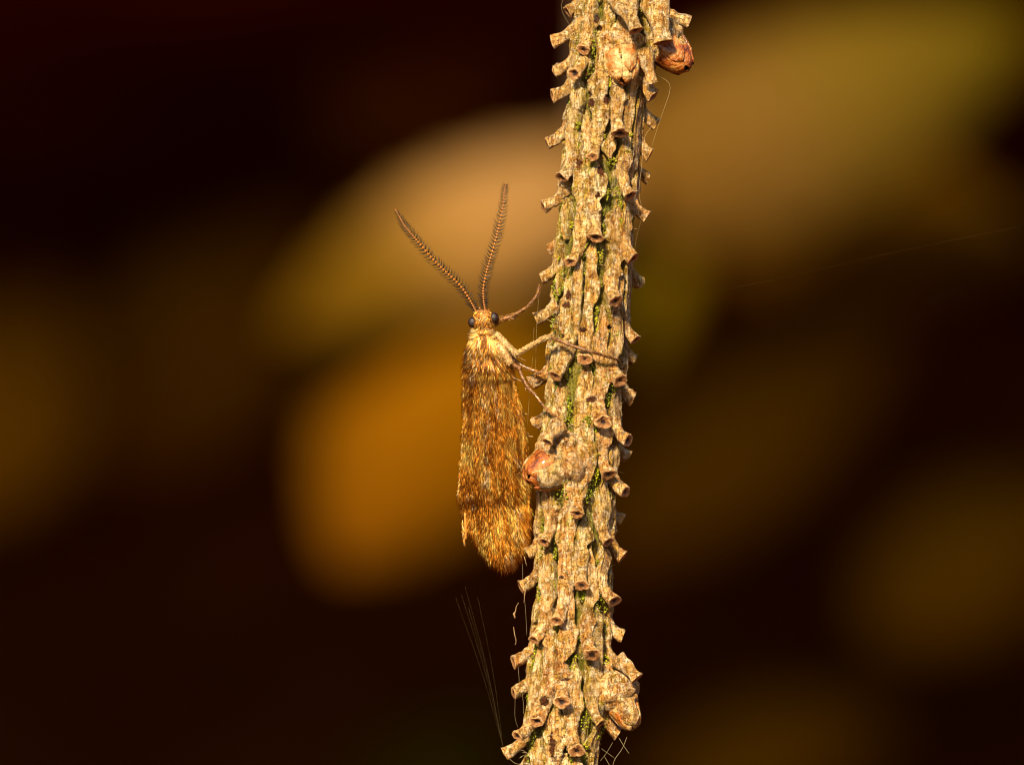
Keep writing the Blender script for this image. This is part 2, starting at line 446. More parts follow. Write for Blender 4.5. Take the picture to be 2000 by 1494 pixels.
def far_leaf(name, bpx, tpx, ymm, width_px, mat, curl=0.12, tilt=(0, -1, 0.25), seed=1, ytip=None, label=None, parent=None, **kw):
    k = S * (D + ymm) / D
    b = F(*bpx, ymm); t = F(*tpx, ytip if ytip is not None else ymm)
    v, f, c = leaf_shape(b, t, width_px * k, curl, tilt, seed, **kw)
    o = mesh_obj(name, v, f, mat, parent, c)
    # petiole
    ax = (b - t) / np.linalg.norm(b - t)
    return o, b, ax

def build_branch():
    """one drooping branch with its dead leaves, about 30 cm behind the twig"""
    root = thing('leafy_branch', F(1250, -2600, 800), 'blurred drooping branch with big tan, orange and olive dead leaves behind the twig', 'branch')
    st_pts = np.array([F(1250, -2600, 800), F(1240, -1500, 690), F(1215, -600, 630), F(1195, 0, 612), F(1172, 320, 606), F(1158, 560, 604)])
    v, f = tube(poly(st_pts, 60), np.linspace(2.6, 0.9, 60), 10)
    mesh_obj('stem', v, f, M_stem, root)
    spec = [
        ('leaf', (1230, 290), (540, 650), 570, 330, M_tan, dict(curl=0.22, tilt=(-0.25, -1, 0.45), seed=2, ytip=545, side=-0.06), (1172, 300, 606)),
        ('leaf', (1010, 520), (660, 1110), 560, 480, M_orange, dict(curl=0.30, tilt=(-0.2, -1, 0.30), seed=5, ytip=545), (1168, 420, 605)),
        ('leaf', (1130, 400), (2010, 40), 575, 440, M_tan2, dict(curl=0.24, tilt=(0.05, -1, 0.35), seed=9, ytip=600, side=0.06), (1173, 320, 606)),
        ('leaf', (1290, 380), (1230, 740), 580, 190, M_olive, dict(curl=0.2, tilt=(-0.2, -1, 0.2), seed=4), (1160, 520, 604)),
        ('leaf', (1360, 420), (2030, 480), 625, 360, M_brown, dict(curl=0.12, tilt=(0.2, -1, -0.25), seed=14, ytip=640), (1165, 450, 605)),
    ]
    for name, b, t, y, wd, mat, kw, on in spec:
        o, bp, ax = far_leaf(name, b, t, y, wd, mat, parent=root, **kw)
        v, f = tube(poly([F(*on), (F(*on) + bp) / 2 + np.array([0, 0, 1.0]), bp], 8), 0.45, 8)
        mesh_obj('petiole', v, f, M_stem, o)
    return root
build_branch()

def litter():
    """fallen leaves lying in the hollow of the bank, in its shade"""
    rows = [
        ((-140, 1010), (120, 560), 990, 420, M_litter_o, 'orange-brown fallen leaf on the bank behind the caddisfly, cut by the picture edge', dict(seed=3)),
        ((180, 900), (620, 420), 1060, 420, M_litter, 'dark brown fallen leaf on the shaded bank beside the orange leaf', dict(seed=6)),
        ((1150, 1080), (1760, 640), 1040, 330, M_litter, 'long dark brown fallen leaf on the bank below the olive leaf', dict(seed=8)),
        ((1690, 1230), (2120, 940), 1030, 330, M_litter, 'rounded brown fallen leaf on the bank below the long brown leaf', dict(seed=11)),
        ((1250, 1560), (1760, 1390), 1130, 260, M_litter, 'brown fallen leaf at the foot of the bank under the peg-studded twig', dict(seed=13)),
        ((700, 1640), (1010, 1400), 1130, 260, M_olive, 'olive-brown fallen leaf low on the bank beneath the caddisfly', dict(seed=15)),
        ((640, 260), (1060, -60), 1060, 420, M_litter, 'brown fallen leaf high on the bank above the tan leaf', dict(seed=17)),
        ((1900, 150), (2120, -120), 900, 300, M_litter_o, 'orange leaf lodged high on the bank past the olive leaf tip', dict(seed=19)),
    ]
    for b, t, y, wd, mat, label, kw in rows:
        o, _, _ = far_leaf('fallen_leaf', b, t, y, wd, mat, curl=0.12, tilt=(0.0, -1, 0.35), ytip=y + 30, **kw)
        tag(o, label, 'leaf', 'fallen leaves on the bank')
litter()

# ------------------------------------------------------------------ the twig
AX_Y = [-900, 0, 200, 400, 600, 800, 1000, 1200, 1400, 1494, 2400]
AX_X = [1300, 1203, 1182, 1166, 1153, 1139, 1127, 1117, 1100, 1092, 1010]
def axis(py): return np.interp(py, AX_Y, AX_X)
R0 = 66.0

# tips of the leaf pegs read from the photograph: (x, y, behind?)
PEGS = [(1080, 82, 0), (1108, 24, 0), (1140, 102, 0), (1119, 148, 0), (1078, 188, 0), (1089, 139, 1), (1069, 281, 0), (1345, 44, 0),
        (1274, 191, 0), (1283, 243, 1), (1211, 265, 0), (1269, 304, 0), (1155, 310, 0), (1095, 349, 0), (1228, 385, 0), (1264, 347, 1), (1060, 404, 0),
        (1264, 424, 0), (1077, 486, 1), (1167, 467, 0), (1110, 514, 0), (1236, 507, 0), (1057, 544, 0), (1252, 552, 1), (1047, 624, 0), (1196, 590, 0),
        (1242, 664, 0), (1143, 702, 0), (1236, 703, 1), (1081, 735, 0), (1037, 748, 0), (1212, 744, 0), (1236, 780, 0), (1046, 826, 1), (1178, 824, 0),
        (1223, 860, 0), (1226, 892, 1), (1189, 926, 0), (1221, 959, 0), (1125, 1003, 0), (1064, 1057, 0), (1030, 1081, 0), (1185, 1057, 0), (1211, 1017, 1),
        (1217, 1087, 0), (1017, 1147, 0), (1134, 1140, 0), (1198, 1171, 0), (1083, 1209, 0), (1041, 1247, 0), (1216, 1241, 0), (1003, 1291, 0), (1155, 1274, 0),
        (1210, 1298, 0), (1003, 1352, 0), (1103, 1366, 0), (1047, 1405, 0), (1009, 1433, 0), (1174, 1409, 0), (1206, 1433, 0),
        (987, 1471, 0), (1130, 1460, 0)]
# weathered dark pits: (x, y, half width, half height)
PITS = [(1165, 40, 6, 10), (1153, 205, 7, 9), (1185, 198, 6, 10), (1150, 188, 5, 6), (1175, 335, 8, 12), (1165, 383, 6, 7), (1110, 580, 6, 14), (1105, 598, 9, 6),
        (1138, 645, 9, 5), (1155, 780, 9, 6), (1097, 657, 5, 4), (1063, 1365, 9, 9), (1103, 1323, 9, 3), (1079, 1450, 7, 34), (1106, 1290, 6, 3), (1216, 22, 9, 8),
        (1170, 60, 4, 6), (1128, 320, 5, 8), (1190, 640, 5, 4), (1095, 1125, 4, 4)]

def th_of(px, py, rt, back):
    dx = px - axis(py)
    if abs(dx) > 92 and not back:
        th = math.radians(rng.uniform(80, 93)) * (1 if dx > 0 else -1)
        return th, abs(dx) / abs(math.sin(th))
    rt = max(rt, abs(dx) / 0.985)
    th = math.asin(max(-1, min(1, dx / rt)))
    return (math.pi - th if back else th), rt

class Plate: pass
plates = []
for (x, y, bk) in PEGS:
    p = Plate(); p.peg = True
    rt = R0 + (rng.uniform(27, 36) if abs(x - axis(y)) < 78 else rng.uniform(38, 46))
    if bk: rt -= 2
    p.th, p.rt = th_of(x, y, rt, bk)
    p.ty = y; p.drop = rng.uniform(17, 36)
    plates.append(p)
# unseen back of the twig and its continuation above and below the frame
k = 0
for y in np.arange(-260, 1760, 17.5):
    th = (k * 2.39996) % (2 * math.pi); k += 1
    inside = -20 < y < 1500
    if inside and not (2.5 < th < 3.78): continue
    thn = (th + math.pi) % (2 * math.pi) - math.pi
    if any(abs(q.ty - y) < 45 and abs((q.th - thn + math.pi) % (2 * math.pi) - math.pi) < 0.42 for q in plates): continue
    p = Plate(); p.peg = True; p.th = thn; p.rt = R0 + rng.uniform(38, 46); p.ty = y; p.drop = rng.uniform(20, 32)
    plates.append(p)

def adiff(a, b): return (a - b + math.pi) % (2 * math.pi) - math.pi

for p in plates:
    p.yaw = rng.uniform(-11, 11); p.tilt = rng.uniform(-0.22, 0.22, 2)
    if p.peg and 0.7 < p.th < 2.2: p.drop = rng.uniform(30, 42)
    if p.peg and abs(p.th) < 0.95: p.drop = rng.uniform(34, 50)
    p.y1 = p.ty - p.drop - 16         # where the peg leaves the plate
    best = 270 + rng.uniform(-40, 40)
    for q in plates:
        if q is p: continue
        dd = p.y1 - q.ty
        if dd > 30 and abs(adiff(p.th, q.th)) < 0.30: best = min(best, dd - 6)
    p.y0 = p.y1 - max(best, 50)
    p.drift = rng.uniform(-0.10, 0.10)
# plain ridges between them
def active(y): return [q for q in plates if q.y0 - 4 <= y <= q.y1 + 4]
tries = 0
while tries < 1600:
    tries += 1
    th = rng.uniform(-math.pi, math.pi); y0 = rng.uniform(-250, 1700); L = rng.uniform(55, 230)
    ok = True
    for y in np.arange(y0, y0 + L, 14):
        for q in active(y):
            if abs(adiff(th, q.th)) * R0 < 21: ok = False; break
        if not ok: break
    if ok:
        p = Plate(); p.peg = False; p.th = th; p.y0 = y0; p.y1 = y0 + L; p.drift = rng.uniform(-0.06, 0.06); p.yaw = 0.0; p.ty = y0 + L
        plates.append(p)

# bud mounds swell the core: (x, y, theta-ish via x, amount, half height)
BUDS = [(1213, 108), (1308, 98), (1078, 912), (1222, 1362)]

def core_radius(th, py):
    r = np.full(np.broadcast(th, py).shape, R0 - 10.5)
    for (bx, by), amp, hh, ww in zip(BUDS, (16, 22, 26, 22), (85, 80, 75, 70), (0.6, 0.55, 0.75, 0.6)):
        bt = math.asin(max(-0.98, min(0.98, (bx - axis(by)) / 90)))
        r = r + amp * np.exp(-((py - by + 10) / hh) ** 2 - (((th - bt + math.pi) % (2 * math.pi) - math.pi) / ww) ** 2)
    return r

twig = thing('twig', P(1010, 2400), 'pale upright conifer twig studded with short leaf pegs, with knobbly buds and green moss', 'twig')

def to_world(th, r, py):
    return P(axis(py) + r * np.sin(th), py, -r * np.cos(th))

def build_core():
    ys = np.arange(-900, 2401, 5.0); ys = np.concatenate([np.arange(-900, -100, 25.0), np.arange(-100, 1600, 4.0), np.arange(1600, 2401, 25.0)])
    ths = np.linspace(-math.pi, math.pi, 170, endpoint=False)
    T, Y = np.meshgrid(ths, ys)
    r = core_radius(T, Y)
    c3 = np.stack([np.cos(T) * 9, np.sin(T) * 9, Y / 110], -1)
    r = r + 4.5 * (1 - np.abs(fbm(c3, 2, 3)) * 2.2)
    c4 = np.stack([np.cos(T) * 4, np.sin(T) * 4, Y / 40], -1)
    r = r + 2.5 * fbm(c4, 5, 3)
    v = to_world(T, r, Y).reshape(-1, 3)
    col = np.zeros((v.shape[0], 3)); col[:, 1] = 0.75
    return mesh_obj('bark_core', v, grid_faces(len(ys), len(ths), True), M_core, twig, col)
build_core()

def plate_mesh(p):
    n = 26
    ph = np.linspace(0, 2 * math.pi, n, endpoint=False)
    cs, sn = np.cos(ph), np.sin(ph)
    cs_p = np.sign(cs) * np.abs(cs) ** 0.5; sn_p = np.sign(sn) * np.abs(sn) ** 0.5
    L = p.y1 - p.y0
    ny = max(8, int(L / 3.0))
    yy = np.linspace(p.y0, p.y1, ny)
    # widths from the neighbours at every height
    wl, wr = np.empty(ny), np.empty(ny)
    for i, y in enumerate(yy):
        l = r_ = 64.0
        for q in active(y):
            if q is p: continue
            a = adiff(q.th + q.drift * (y - q.y1) / 150, p.th + p.drift * (y - p.y1) / 150) * R0
            if 0 < a < r_: r_ = a
            if a < 0 and -a < l: l = -a
        wl[i] = l / 2 - 3.6; wr[i] = r_ / 2 - 3.6
    ker = np.hanning(11); ker /= ker.sum()
    pad = lambda a: np.convolve(np.pad(a, 5, mode='edge'), ker, 'valid')
    wl, wr = np.clip(pad(wl), 6, 23), np.clip(pad(wr), 6, 23)
    tap = 0.25 + 0.75 * smooth(0, 36, yy - p.y0)
    if not p.peg: tap = tap * (0.3 + 0.7 * smooth(0, 26, p.y1 - yy))
    wob = 1 + 0.16 * vnoise(np.stack([yy / 28, np.full(ny, p.th * 7), np.full(ny, p.ty)], -1), 21)
    wl = wl * tap * np.minimum(wob, 1.04); wr = wr * tap * np.minimum(2 - wob, 1.04)
    hgt = (9.5 + 4.0 * vnoise(np.stack([yy / 40, np.full(ny, p.th * 3), np.full(ny, p.ty * 0.1)], -1), 4)) * (0.2 + 0.8 * tap)
    th_c = p.th - p.yaw / R0 + p.drift * (yy - p.y1) / 150 + 0.025 * vnoise(np.stack([yy / 35, np.full(ny, p.th * 5), np.full(ny, 2.0)], -1), 8) * smooth(0, 40, p.y1 - yy)
    rc = core_radius(th_c, yy) + 9.5
    if p.peg:
        # swelling towards the peg, then the plate narrows into its neck
        e = smooth(60, 0, p.y1 - yy)
        hgt = hgt + 5.0 * e
        nk = smooth(26, 0, p.y1 - yy)
        wl = wl * (1 - nk) + 15.5 * nk; wr = wr * (1 - nk) + 15.5 * nk
    verts = []; cols = []
    for i in range(ny):
        t = np.where(cs_p < 0, cs_p * wl[i], cs_p * wr[i])
        edge = np.abs(cs_p)
        q = sn_p * hgt[i]
        q = np.where(q < 0, q * 0.9 - 2, q) + 3.4 * smooth(0.55, 0.85, edge) * smooth(1.0, 0.9, edge) * (sn > 0)
        th = th_c[i] + t / R0
        verts.append(np.stack([th, rc[i] + q, np.full(n, yy[i])], -1))
        cols.append(np.stack([np.full(n, 0.0 if not p.peg else 0.55 * smooth(40, 0, p.y1 - yy[i])), edge * (1 if p.peg else 1.1), np.zeros(n)], -1))
    V = np.array(verts)
    V = to_world(V[..., 0], V[..., 1], V[..., 2])                # (ny, n, 3) mm
    if p.peg:
        m = 15
        t = np.linspace(0, 1, m + 1)[1:]
        r0, y0 = rc[-1], p.y1
        tr, ty = p.rt, p.ty
        cr, cy = r0 + 0.5, y0 + (ty - y0) * 0.60
        br = (1 - t) ** 2 * r0 + 2 * t * (1 - t) * cr + t ** 2 * tr
        by = (1 - t) ** 2 * y0 + 2 * t * (1 - t) * cy + t ** 2 * ty
        dr = 2 * (1 - t) * (cr - r0) + 2 * t * (tr - cr); dy = 2 * (1 - t) * (cy - y0) + 2 * t * (ty - cy)
        ln = np.hypot(dr, dy); dr /= ln; dy /= ln
        thp = th_c[-1]
        er = np.array([math.sin(thp), -math.cos(thp)]); et = np.array([math.cos(thp), math.sin(thp)])
        fl = rng.uniform(0.88, 1.15)
        neck = 11.0 * fl; wt = 14.2 * fl * rng.uniform(0.92, 1.1)
        PV = []; PC = []
        for i in range(m):
            u = t[i]
            hw = np.interp(u, [0, 0.3, 0.62, 0.86, 1.0], [15.5, 13.5, neck, neck * 1.1, wt])
            hh = np.interp(u, [0, 0.3, 0.62, 0.86, 1.0], [hgt[-1], 11.5, neck * 0.92, neck * 1.0, wt * 0.84])
            k2 = 0.5 + 0.42 * smooth(0, 0.6, u)
            c_ = np.sign(cs) * np.abs(cs) ** k2; s_ = np.sign(sn) * np.abs(sn) ** k2
            lob = 1 + (0.06 * np.sin(ph * 4 + p.ty) + 0.06 * np.sin(ph * 3 + p.th * 9)) * u
            tt = c_ * hw * lob; qq = s_ * hh * lob
            cut = (p.tilt[0] * tt + p.tilt[1] * qq) * smooth(0.55, 1.0, u)
            # normal of the path in the (radial, down) plane, pointing outward/up
            nr_, ny_ = dy[i], -dr[i]
            rad = br[i] + qq * nr_ + cut * dr[i]; yv = by[i] + qq * ny_ + cut * dy[i]
            tt = tt + p.yaw * u ** 1.6
            px = axis(p.ty) * 0 + np.interp(by[i], AX_Y, AX_X) + rad * er[0] + tt * et[0]
            dd = rad * er[1] + tt * et[1]
            PV.append(P(px, yv, dd)); PC.append(np.stack([np.full(n, 0.55 + 0.45 * u), np.zeros(n), np.zeros(n)], -1))
        V = np.concatenate([V, np.array(PV)]); cols = cols + PC
    C = np.array(cols)
    # surface roughness along approximate normals
    ctr = V.mean(1, keepdims=True); nrm = V - ctr; nrm /= np.linalg.norm(nrm, axis=-1, keepdims=True) + 1e-9
    q = V / S
    rdg = 1 - 2 * np.abs(fbm(q / np.array([7, 7, 34]), 35, 2))
    ns = fbm(q / np.array([9, 9, 22]), 31, 3) * 2.4 + fbm(q / 4.5, 41, 2) * 1.5 + (rdg - 0.4) * 1.5
    amp = np.ones(V.shape[0]); amp[ny:] = 1.35
    V = V + nrm * (ns * amp[:, None] * S)[..., None]
    # pits
    px = V[..., 0] / S + 1000; py = 747 - V[..., 2] / S
    pit = np.zeros(px.shape)
    front = V[..., 1] < 0
    for (ax_, ay_, aw, ah) in PITS:
        dd = np.exp(-((px - ax_) / (aw * 1.25)) ** 2 - ((py - ay_) / (ah * 1.25)) ** 2) * front
        pit = np.maximum(pit, dd)
    C[..., 2] = pit
    V = V - nrm * (smooth(0.4, 0.9, pit) * 4 * S)[..., None]
    nr = V.shape[0]
    F_ = grid_faces(nr, n, True)
    F_.append(tuple(range(n))[::-1])
    if not p.peg: F_.append(tuple((nr - 1) * n + k for k in range(n)))
    return V, C, F_, n

MOSS_SITES = []
for p in plates:
    V, C, F_, n = plate_mesh(p)
    o = mesh_obj('leaf_peg' if p.peg else 'bark_ridge', V.reshape(-1, 3), F_, M_bark, twig, C.reshape(-1, 3))
    if p.peg:
        rim = V[-1]; c0 = rim.mean(0); inw = V[-3].mean(0) - c0; inw /= np.linalg.norm(inw) + 1e-9
        rings = []
        hs = rng.uniform(0.5, 1.15); dp_ = rng.uniform(0.2, 1.2)
        for s_, dep in ((1.0, 0.0), (0.88, -0.8), (0.64, 0.4 * dp_), (0.40 * hs, 1.4 * dp_), (0.24 * hs, 4.0 * dp_), (0.08 * hs, 4.6 * dp_)):
            jit = 1 + 0.35 * vnoise(rim / S / 5 + s_ * 9, 77)[:, None]
            rings.append(c0 + (rim - c0) * s_ * (jit if s_ < 1 else 1) + inw * dep * S)
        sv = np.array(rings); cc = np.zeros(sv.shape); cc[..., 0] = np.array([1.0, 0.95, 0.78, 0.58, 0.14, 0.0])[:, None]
        sf = grid_faces(len(rings), n, True); sf.append(tuple((len(rings) - 1) * n + k for k in range(n)))
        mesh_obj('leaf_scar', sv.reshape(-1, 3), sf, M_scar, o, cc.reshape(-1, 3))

# buds: a swollen base with overlapping resinous scales
def build_bud(cx, cy, d, axis_dir, hw, hl, nsc, seed, inner, n_bark, cover, collar=0.42):
    r = np.random.default_rng(seed)
    a = np.array(axis_dir, float); a /= np.linalg.norm(a)
    ref = np.array([0, -1.0, 0]) if abs(a[1]) < 0.85 else np.array([0, 0, 1.0])
    u = np.cross(a, ref); u /= np.linalg.norm(u); v = np.cross(u, a)
    c = P(cx, cy, d)
    pol = np.linspace(0.03, math.pi - 0.03, 60); az = np.linspace(0, 2 * math.pi, 90, endpoint=False)
    PO, AZ = np.meshgrid(pol, az, indexing='ij')
    def pt(po, az, k=1.0, rough=1.0):
        e = (np.sin(po) * hw * k)[..., None] * (np.cos(az)[..., None] * u + np.sin(az)[..., None] * v) + (np.cos(po) * hl * (1 + 0.2 * np.clip(np.cos(po), 0, 1)) * k)[..., None] * a
        e = e * (1 + rough * (0.13 * fbm(e / 34.0 + seed, seed, 2) + 0.03 * fbm(e / 9.0 + seed, seed + 3, 3)))[..., None]
        return e
    e = pt(PO, AZ, 0.95)
    # concentric collars of old bark round the bud
    col_ = np.abs(np.sin(PO * 7.0 + 1.8 * fbm(e / 26 + 3, seed + 9, 2))) ** 0.6
    e = e * ((0.88 + 0.16 * col_) * (0.84 + collar * smooth(cover + 0.15, cover + 0.75, PO)))[..., None]
    base_v = c + e * S
    cc = np.zeros(base_v.shape); cc[..., 1] = 1.0 - col_ * 0.7; cc[..., 0] = smooth(1.2, 0.4, PO)
    base = mesh_obj('bud', base_v.reshape(-1, 3), grid_faces(len(pol), len(az), True) + [tuple(range(len(az)))[::-1], tuple((len(pol) - 1) * len(az) + k for k in range(len(az)))], M_budb, twig, cc.reshape(-1, 3))
    for k in range(nsc):
        lay = k / nsc
        az0 = k * 2.4 + r.uniform(-0.3, 0.3)
        top = 0.04 + cover * 0.75 * lay + r.uniform(-0.05, 0.05)
        bot = top + cover * r.uniform(0.75, 1.0)
        t = np.linspace(0, 1, 18)[:, None]; s = np.linspace(-1, 1, 15)[None, :]
        wd = (0.7 + 0.3 * r.random()) * np.sqrt(np.clip(1 - (1 - t) ** 2.2, 0.001, 1))
        rag = 0.10 * vnoise(np.stack([s * 4 + 0 * t, 0 * s * t + k, 0 * s * t + seed], -1), 13)
        po = top + rag * (1 - t) + (bot - top) * t + 0 * s
        azs = az0 + s * wd * 0.72 / np.maximum(np.sin(po), 0.42) * (1 + 0.15 * vnoise(np.stack([t * 5 + 0 * s, 0 * t * s + k, 0 * t * s], -1), 3))
        ee = pt(po, azs, 1.0 + 0.05 * lay, 0.5)
        ax_c = (ee @ a)[..., None] * a; ee = ax_c * 1.05 + (ee - ax_c) * 0.88
        ee = ee * (1 - 0.10 * t + 0.03 * (1 - np.abs(s)) )[..., None]
        sv, sf = shell(c + ee * S, 3.0 * S)
        mesh_obj('bud_scale', sv, sf, M_budb if k >= nsc - n_bark else inner, base)
build_bud(1212, 106, -66, (0.08, -0.42, -1), 43, 54, 8, 1, M_bud, 0, 1.25, 0.34)
build_bud(1300, 90, -20, (0.62, -0.3, -0.72), 46, 54, 8, 2, M_resin, 1, 1.1, 0.30)
build_bud(1094, 905, -52, (-0.85, -0.46, -0.38), 58, 62, 7, 3, M_resin, 2, 0.8, 0.36)
build_bud(1206, 1356, -24, (0.42, -0.25, -0.9), 40, 60, 8, 4, M_bud, 3, 0.85, 0.36)

# pegs that ride on the bud swellings
def free_peg(b, t, r0, r1, seed, bend=(0, 0, 0)):
    n = 18; m = 16
    pts = poly([P(*b), (P(*b) + P(*t)) / 2 + np.array(bend) * S, P(*t)], m)
    u = np.linspace(0, 1, m)
    rad = np.interp(u, [0, 0.35, 0.7, 0.88, 1], [r0 * 1.25, r0, r1 * 0.8, r1 * 0.85, r1]) * S
    v, f = tube(pts, rad, n, 0.9, False)
    V = v.reshape(m, n, 3)
    ctr = V.mean(1, keepdims=True); nrm = V - ctr; nrm /= np.linalg.norm(nrm, axis=-1, keepdims=True)
    V = V + nrm * ((fbm(V / S / 9, seed, 3) * 3.4) * S)[..., None]
    C = np.zeros(V.shape); C[..., 0] = (0.3 + 0.7 * u)[:, None]
    o = mesh_obj('leaf_peg', V.reshape(-1, 3), grid_faces(m, n, True) + [tuple(range(n))[::-1]], M_bark, twig, C.reshape(-1, 3))
    rim = V[-1]; c0 = rim.mean(0); inw = V[-3].mean(0) - c0; inw /= np.linalg.norm(inw)
    rings = [c0 + (rim - c0) * s_ + inw * d_ * S for s_, d_ in ((1, 0), (0.88, -0.8), (0.64, 0.4), (0.36, 1.4), (0.24, 4), (0.08, 4.6))]
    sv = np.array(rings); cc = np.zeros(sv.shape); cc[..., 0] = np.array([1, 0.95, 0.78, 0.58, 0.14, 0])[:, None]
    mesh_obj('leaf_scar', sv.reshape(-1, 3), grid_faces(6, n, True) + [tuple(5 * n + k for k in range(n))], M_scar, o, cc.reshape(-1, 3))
free_peg((1212, 0, -88), (1239, 68, -135), 24, 15, 51, (0, -8, 4))
free_peg((1277, 10, -60), (1294, 88, -88), 24, 20, 52, (0, -6, 3))
free_peg((1090, 832, -95), (1068, 862, -128), 16, 11, 53, (0, -4, 2))
free_peg((1205, 1285, -45), (1243, 1322, -58), 15, 14, 54, (0, 0, 3))
free_peg((1255, 100, -80), (1272, 165, -75), 14, 12, 55, (0, -6, 0))

# moss and algae in the grooves: tiny granular cushions
def build_moss():
    r = np.random.default_rng(23)
    iv = np.array([(0, 0, 1), (0.894, 0, 0.447), (0.276, 0.851, 0.447), (-0.724, 0.526, 0.447), (-0.724, -0.526, 0.447), (0.276, -0.851, 0.447),
                   (0.724, 0.526, -0.447), (-0.276, 0.851, -0.447), (-0.894, 0, -0.447), (-0.276, -0.851, -0.447), (0.724, -0.526, -0.447), (0, 0, -1)])
    fi = [(0, 1, 2), (0, 2, 3), (0, 3, 4), (0, 4, 5), (0, 5, 1), (1, 6, 2), (2, 7, 3), (3, 8, 4), (4, 9, 5), (5, 10, 1), (6, 7, 2), (7, 8, 3), (8, 9, 4), (9, 10, 5), (10, 6, 1),
          (6, 11, 7), (7, 11, 8), (8, 11, 9), (9, 11, 10), (10, 11, 6)]
    sites = []                                     # theta, y, radius offset, size, amount
    for p in plates:
        if not p.peg or not (-60 < p.ty < 1560): continue
        if r.random() < 0.75:
            sites.append((p.th + r.uniform(-0.14, 0.14), p.ty - p.drop * 0.2 + r.uniform(-2, 16), r.uniform(-2, 4), r.uniform(7, 14), int(r.uniform(40, 130))))
    for p in plates:
        if not (-60 < p.y0 < 1560): continue
        for _ in range(int((p.y1 - p.y0) / 18)):
            sd = r.choice([-1, 1])
            if r.random() < 0.85:
                sites.append((p.th + sd * r.uniform(0.18, 0.30), r.uniform(p.y0, p.y1), r.uniform(-2, 3), r.uniform(2.5, 6), int(r.uniform(12, 44))))
    for (x, y, nn, sz) in ((1165, 870, 90, 10), (1160, 920, 120, 11), (1150, 960, 80, 10), (1150, 820, 90, 10), (1155, 85, 80, 11), (1255, 115, 60, 9), (1235, 125, 60, 8), (1190, 740, 100, 12),
                           (1212, 655, 90, 9), (1100, 950, 60, 14), (1210, 1330, 70, 12), (1225, 1395, 90, 14), (1240, 30, 60, 10), (1185, 1330, 60, 8), (1075, 870, 60, 9), (1230, 300, 60, 8)):
        sites.append((math.asin(np.clip((x - axis(y)) / 84, -0.99, 0.99)), y, 6, sz, nn))
    V = []; C = []
    for (th, y, ro, sz, nn) in sites:
        ro = ro + 14.0
        a = r.normal(0, 1, (nn, 2)) * np.array([sz * 0.55, sz * 1.0])
        t_ = th + a[:, 0] / R0; y_ = y + a[:, 1]
        rr = core_radius(t_, y_) + ro + r.normal(0, 1.6, nn)
        ctr = to_world(t_, rr, y_)
        s_ = (0.5 + 2.2 * r.random(nn) ** 2) * S
        V.append(ctr[:, None] + iv[None] * s_[:, None, None] * r.uniform(0.7, 1.2, (nn, 12, 1)))
        b = np.array([0.16, 0.185, 0.008]) * r.uniform(0.5, 1.4)
        b = b + np.array([0.10, 0.05, 0.0]) * r.random() * 0.9
        C.append(np.broadcast_to((b[None] * r.uniform(0.6, 1.4, (nn, 1)))[:, None], (nn, 12, 3)))
    V = np.concatenate(V); C = np.concatenate(C)
    n = len(V); f = (np.array(fi)[None] + (np.arange(n) * 12)[:, None, None]).reshape(-1, 3)
    o = mesh_obj('moss', V.reshape(-1, 3), f, M_moss, twig, C.reshape(-1, 3))
    o['kind'] = 'stuff'; o['label'] = 'granular yellow-green moss filling the grooves between the bark ridges'
build_moss()

def build_fibres():
    r = np.random.default_rng(91); n = 520
    y = r.uniform(-40, 1540, n); th = r.uniform(-1.9, 1.9, n); th = np.where(r.random(n) < 0.5, np.sign(th) * r.uniform(1.2, 1.75, n), th)
    root = to_world(th, core_radius(th, y) + r.uniform(8, 16, n), y)
    out = np.stack([np.sin(th), -np.cos(th), np.zeros(n)], -1)
    d = out * r.uniform(0.2, 1.0, n)[:, None] + r.normal(0, 0.7, (n, 3)) * np.array([0.6, 0.6, 1.0])
    col = np.array([[0.70, 0.55, 0.32]]) * r.uniform(0.5, 1.2, (n, 1))
    hairs('bark_fibres', root, d, r.uniform(4, 16, n) * S, r.uniform(0.6, 1.1, n) * S, r.normal(0, 0.6, (n, 3)), col, M_hair, twig)
build_fibres()

# ------------------------------------------------------------------ the caddisfly
fly = thing('caddisfly', P(990, 1105, -5), 'hairy golden-brown caddisfly with feathery antennae clinging head-up to the twig', 'insect')

OUT_L = ([600, 650, 672, 700, 800, 860, 920, 965, 1000, 1030, 1055, 1075, 1090, 1100, 1106], [930, 921, 909, 906, 906, 903, 899, 896, 906, 920, 936, 950, 962, 973, 986])
OUT_R = ([600, 650, 680, 720, 760, 800, 850, 900, 950, 1000, 1040, 1070, 1095, 1106], [965, 972, 988, 999, 1008, 1018, 1026, 1031, 1034, 1034, 1029, 1021, 1007, 990])
def oL(y): return np.interp(y, *OUT_L)
def oR(y): return np.interp(y, *OUT_R)
def ridge(y): return np.interp(y, [640, 960, 1106], [944, 958, 985])
def wing_depth(x, y, lift=0.0):
    rd = ridge(y)
    s = np.where(x < rd, (rd - x) / np.maximum(rd - oL(np.minimum(y, 965)), 8), (x - rd) / np.maximum(oR(y) - rd, 8))
    top = np.interp(y, [640, 660, 680, 725, 960, 1106], [-22, -30, -41, -53, -44, -30])
    return top + np.abs(s) ** 1.9 * np.where(x < rd, 62, 50 * np.interp(y, [980, 1090], [1, 0.3])) - lift

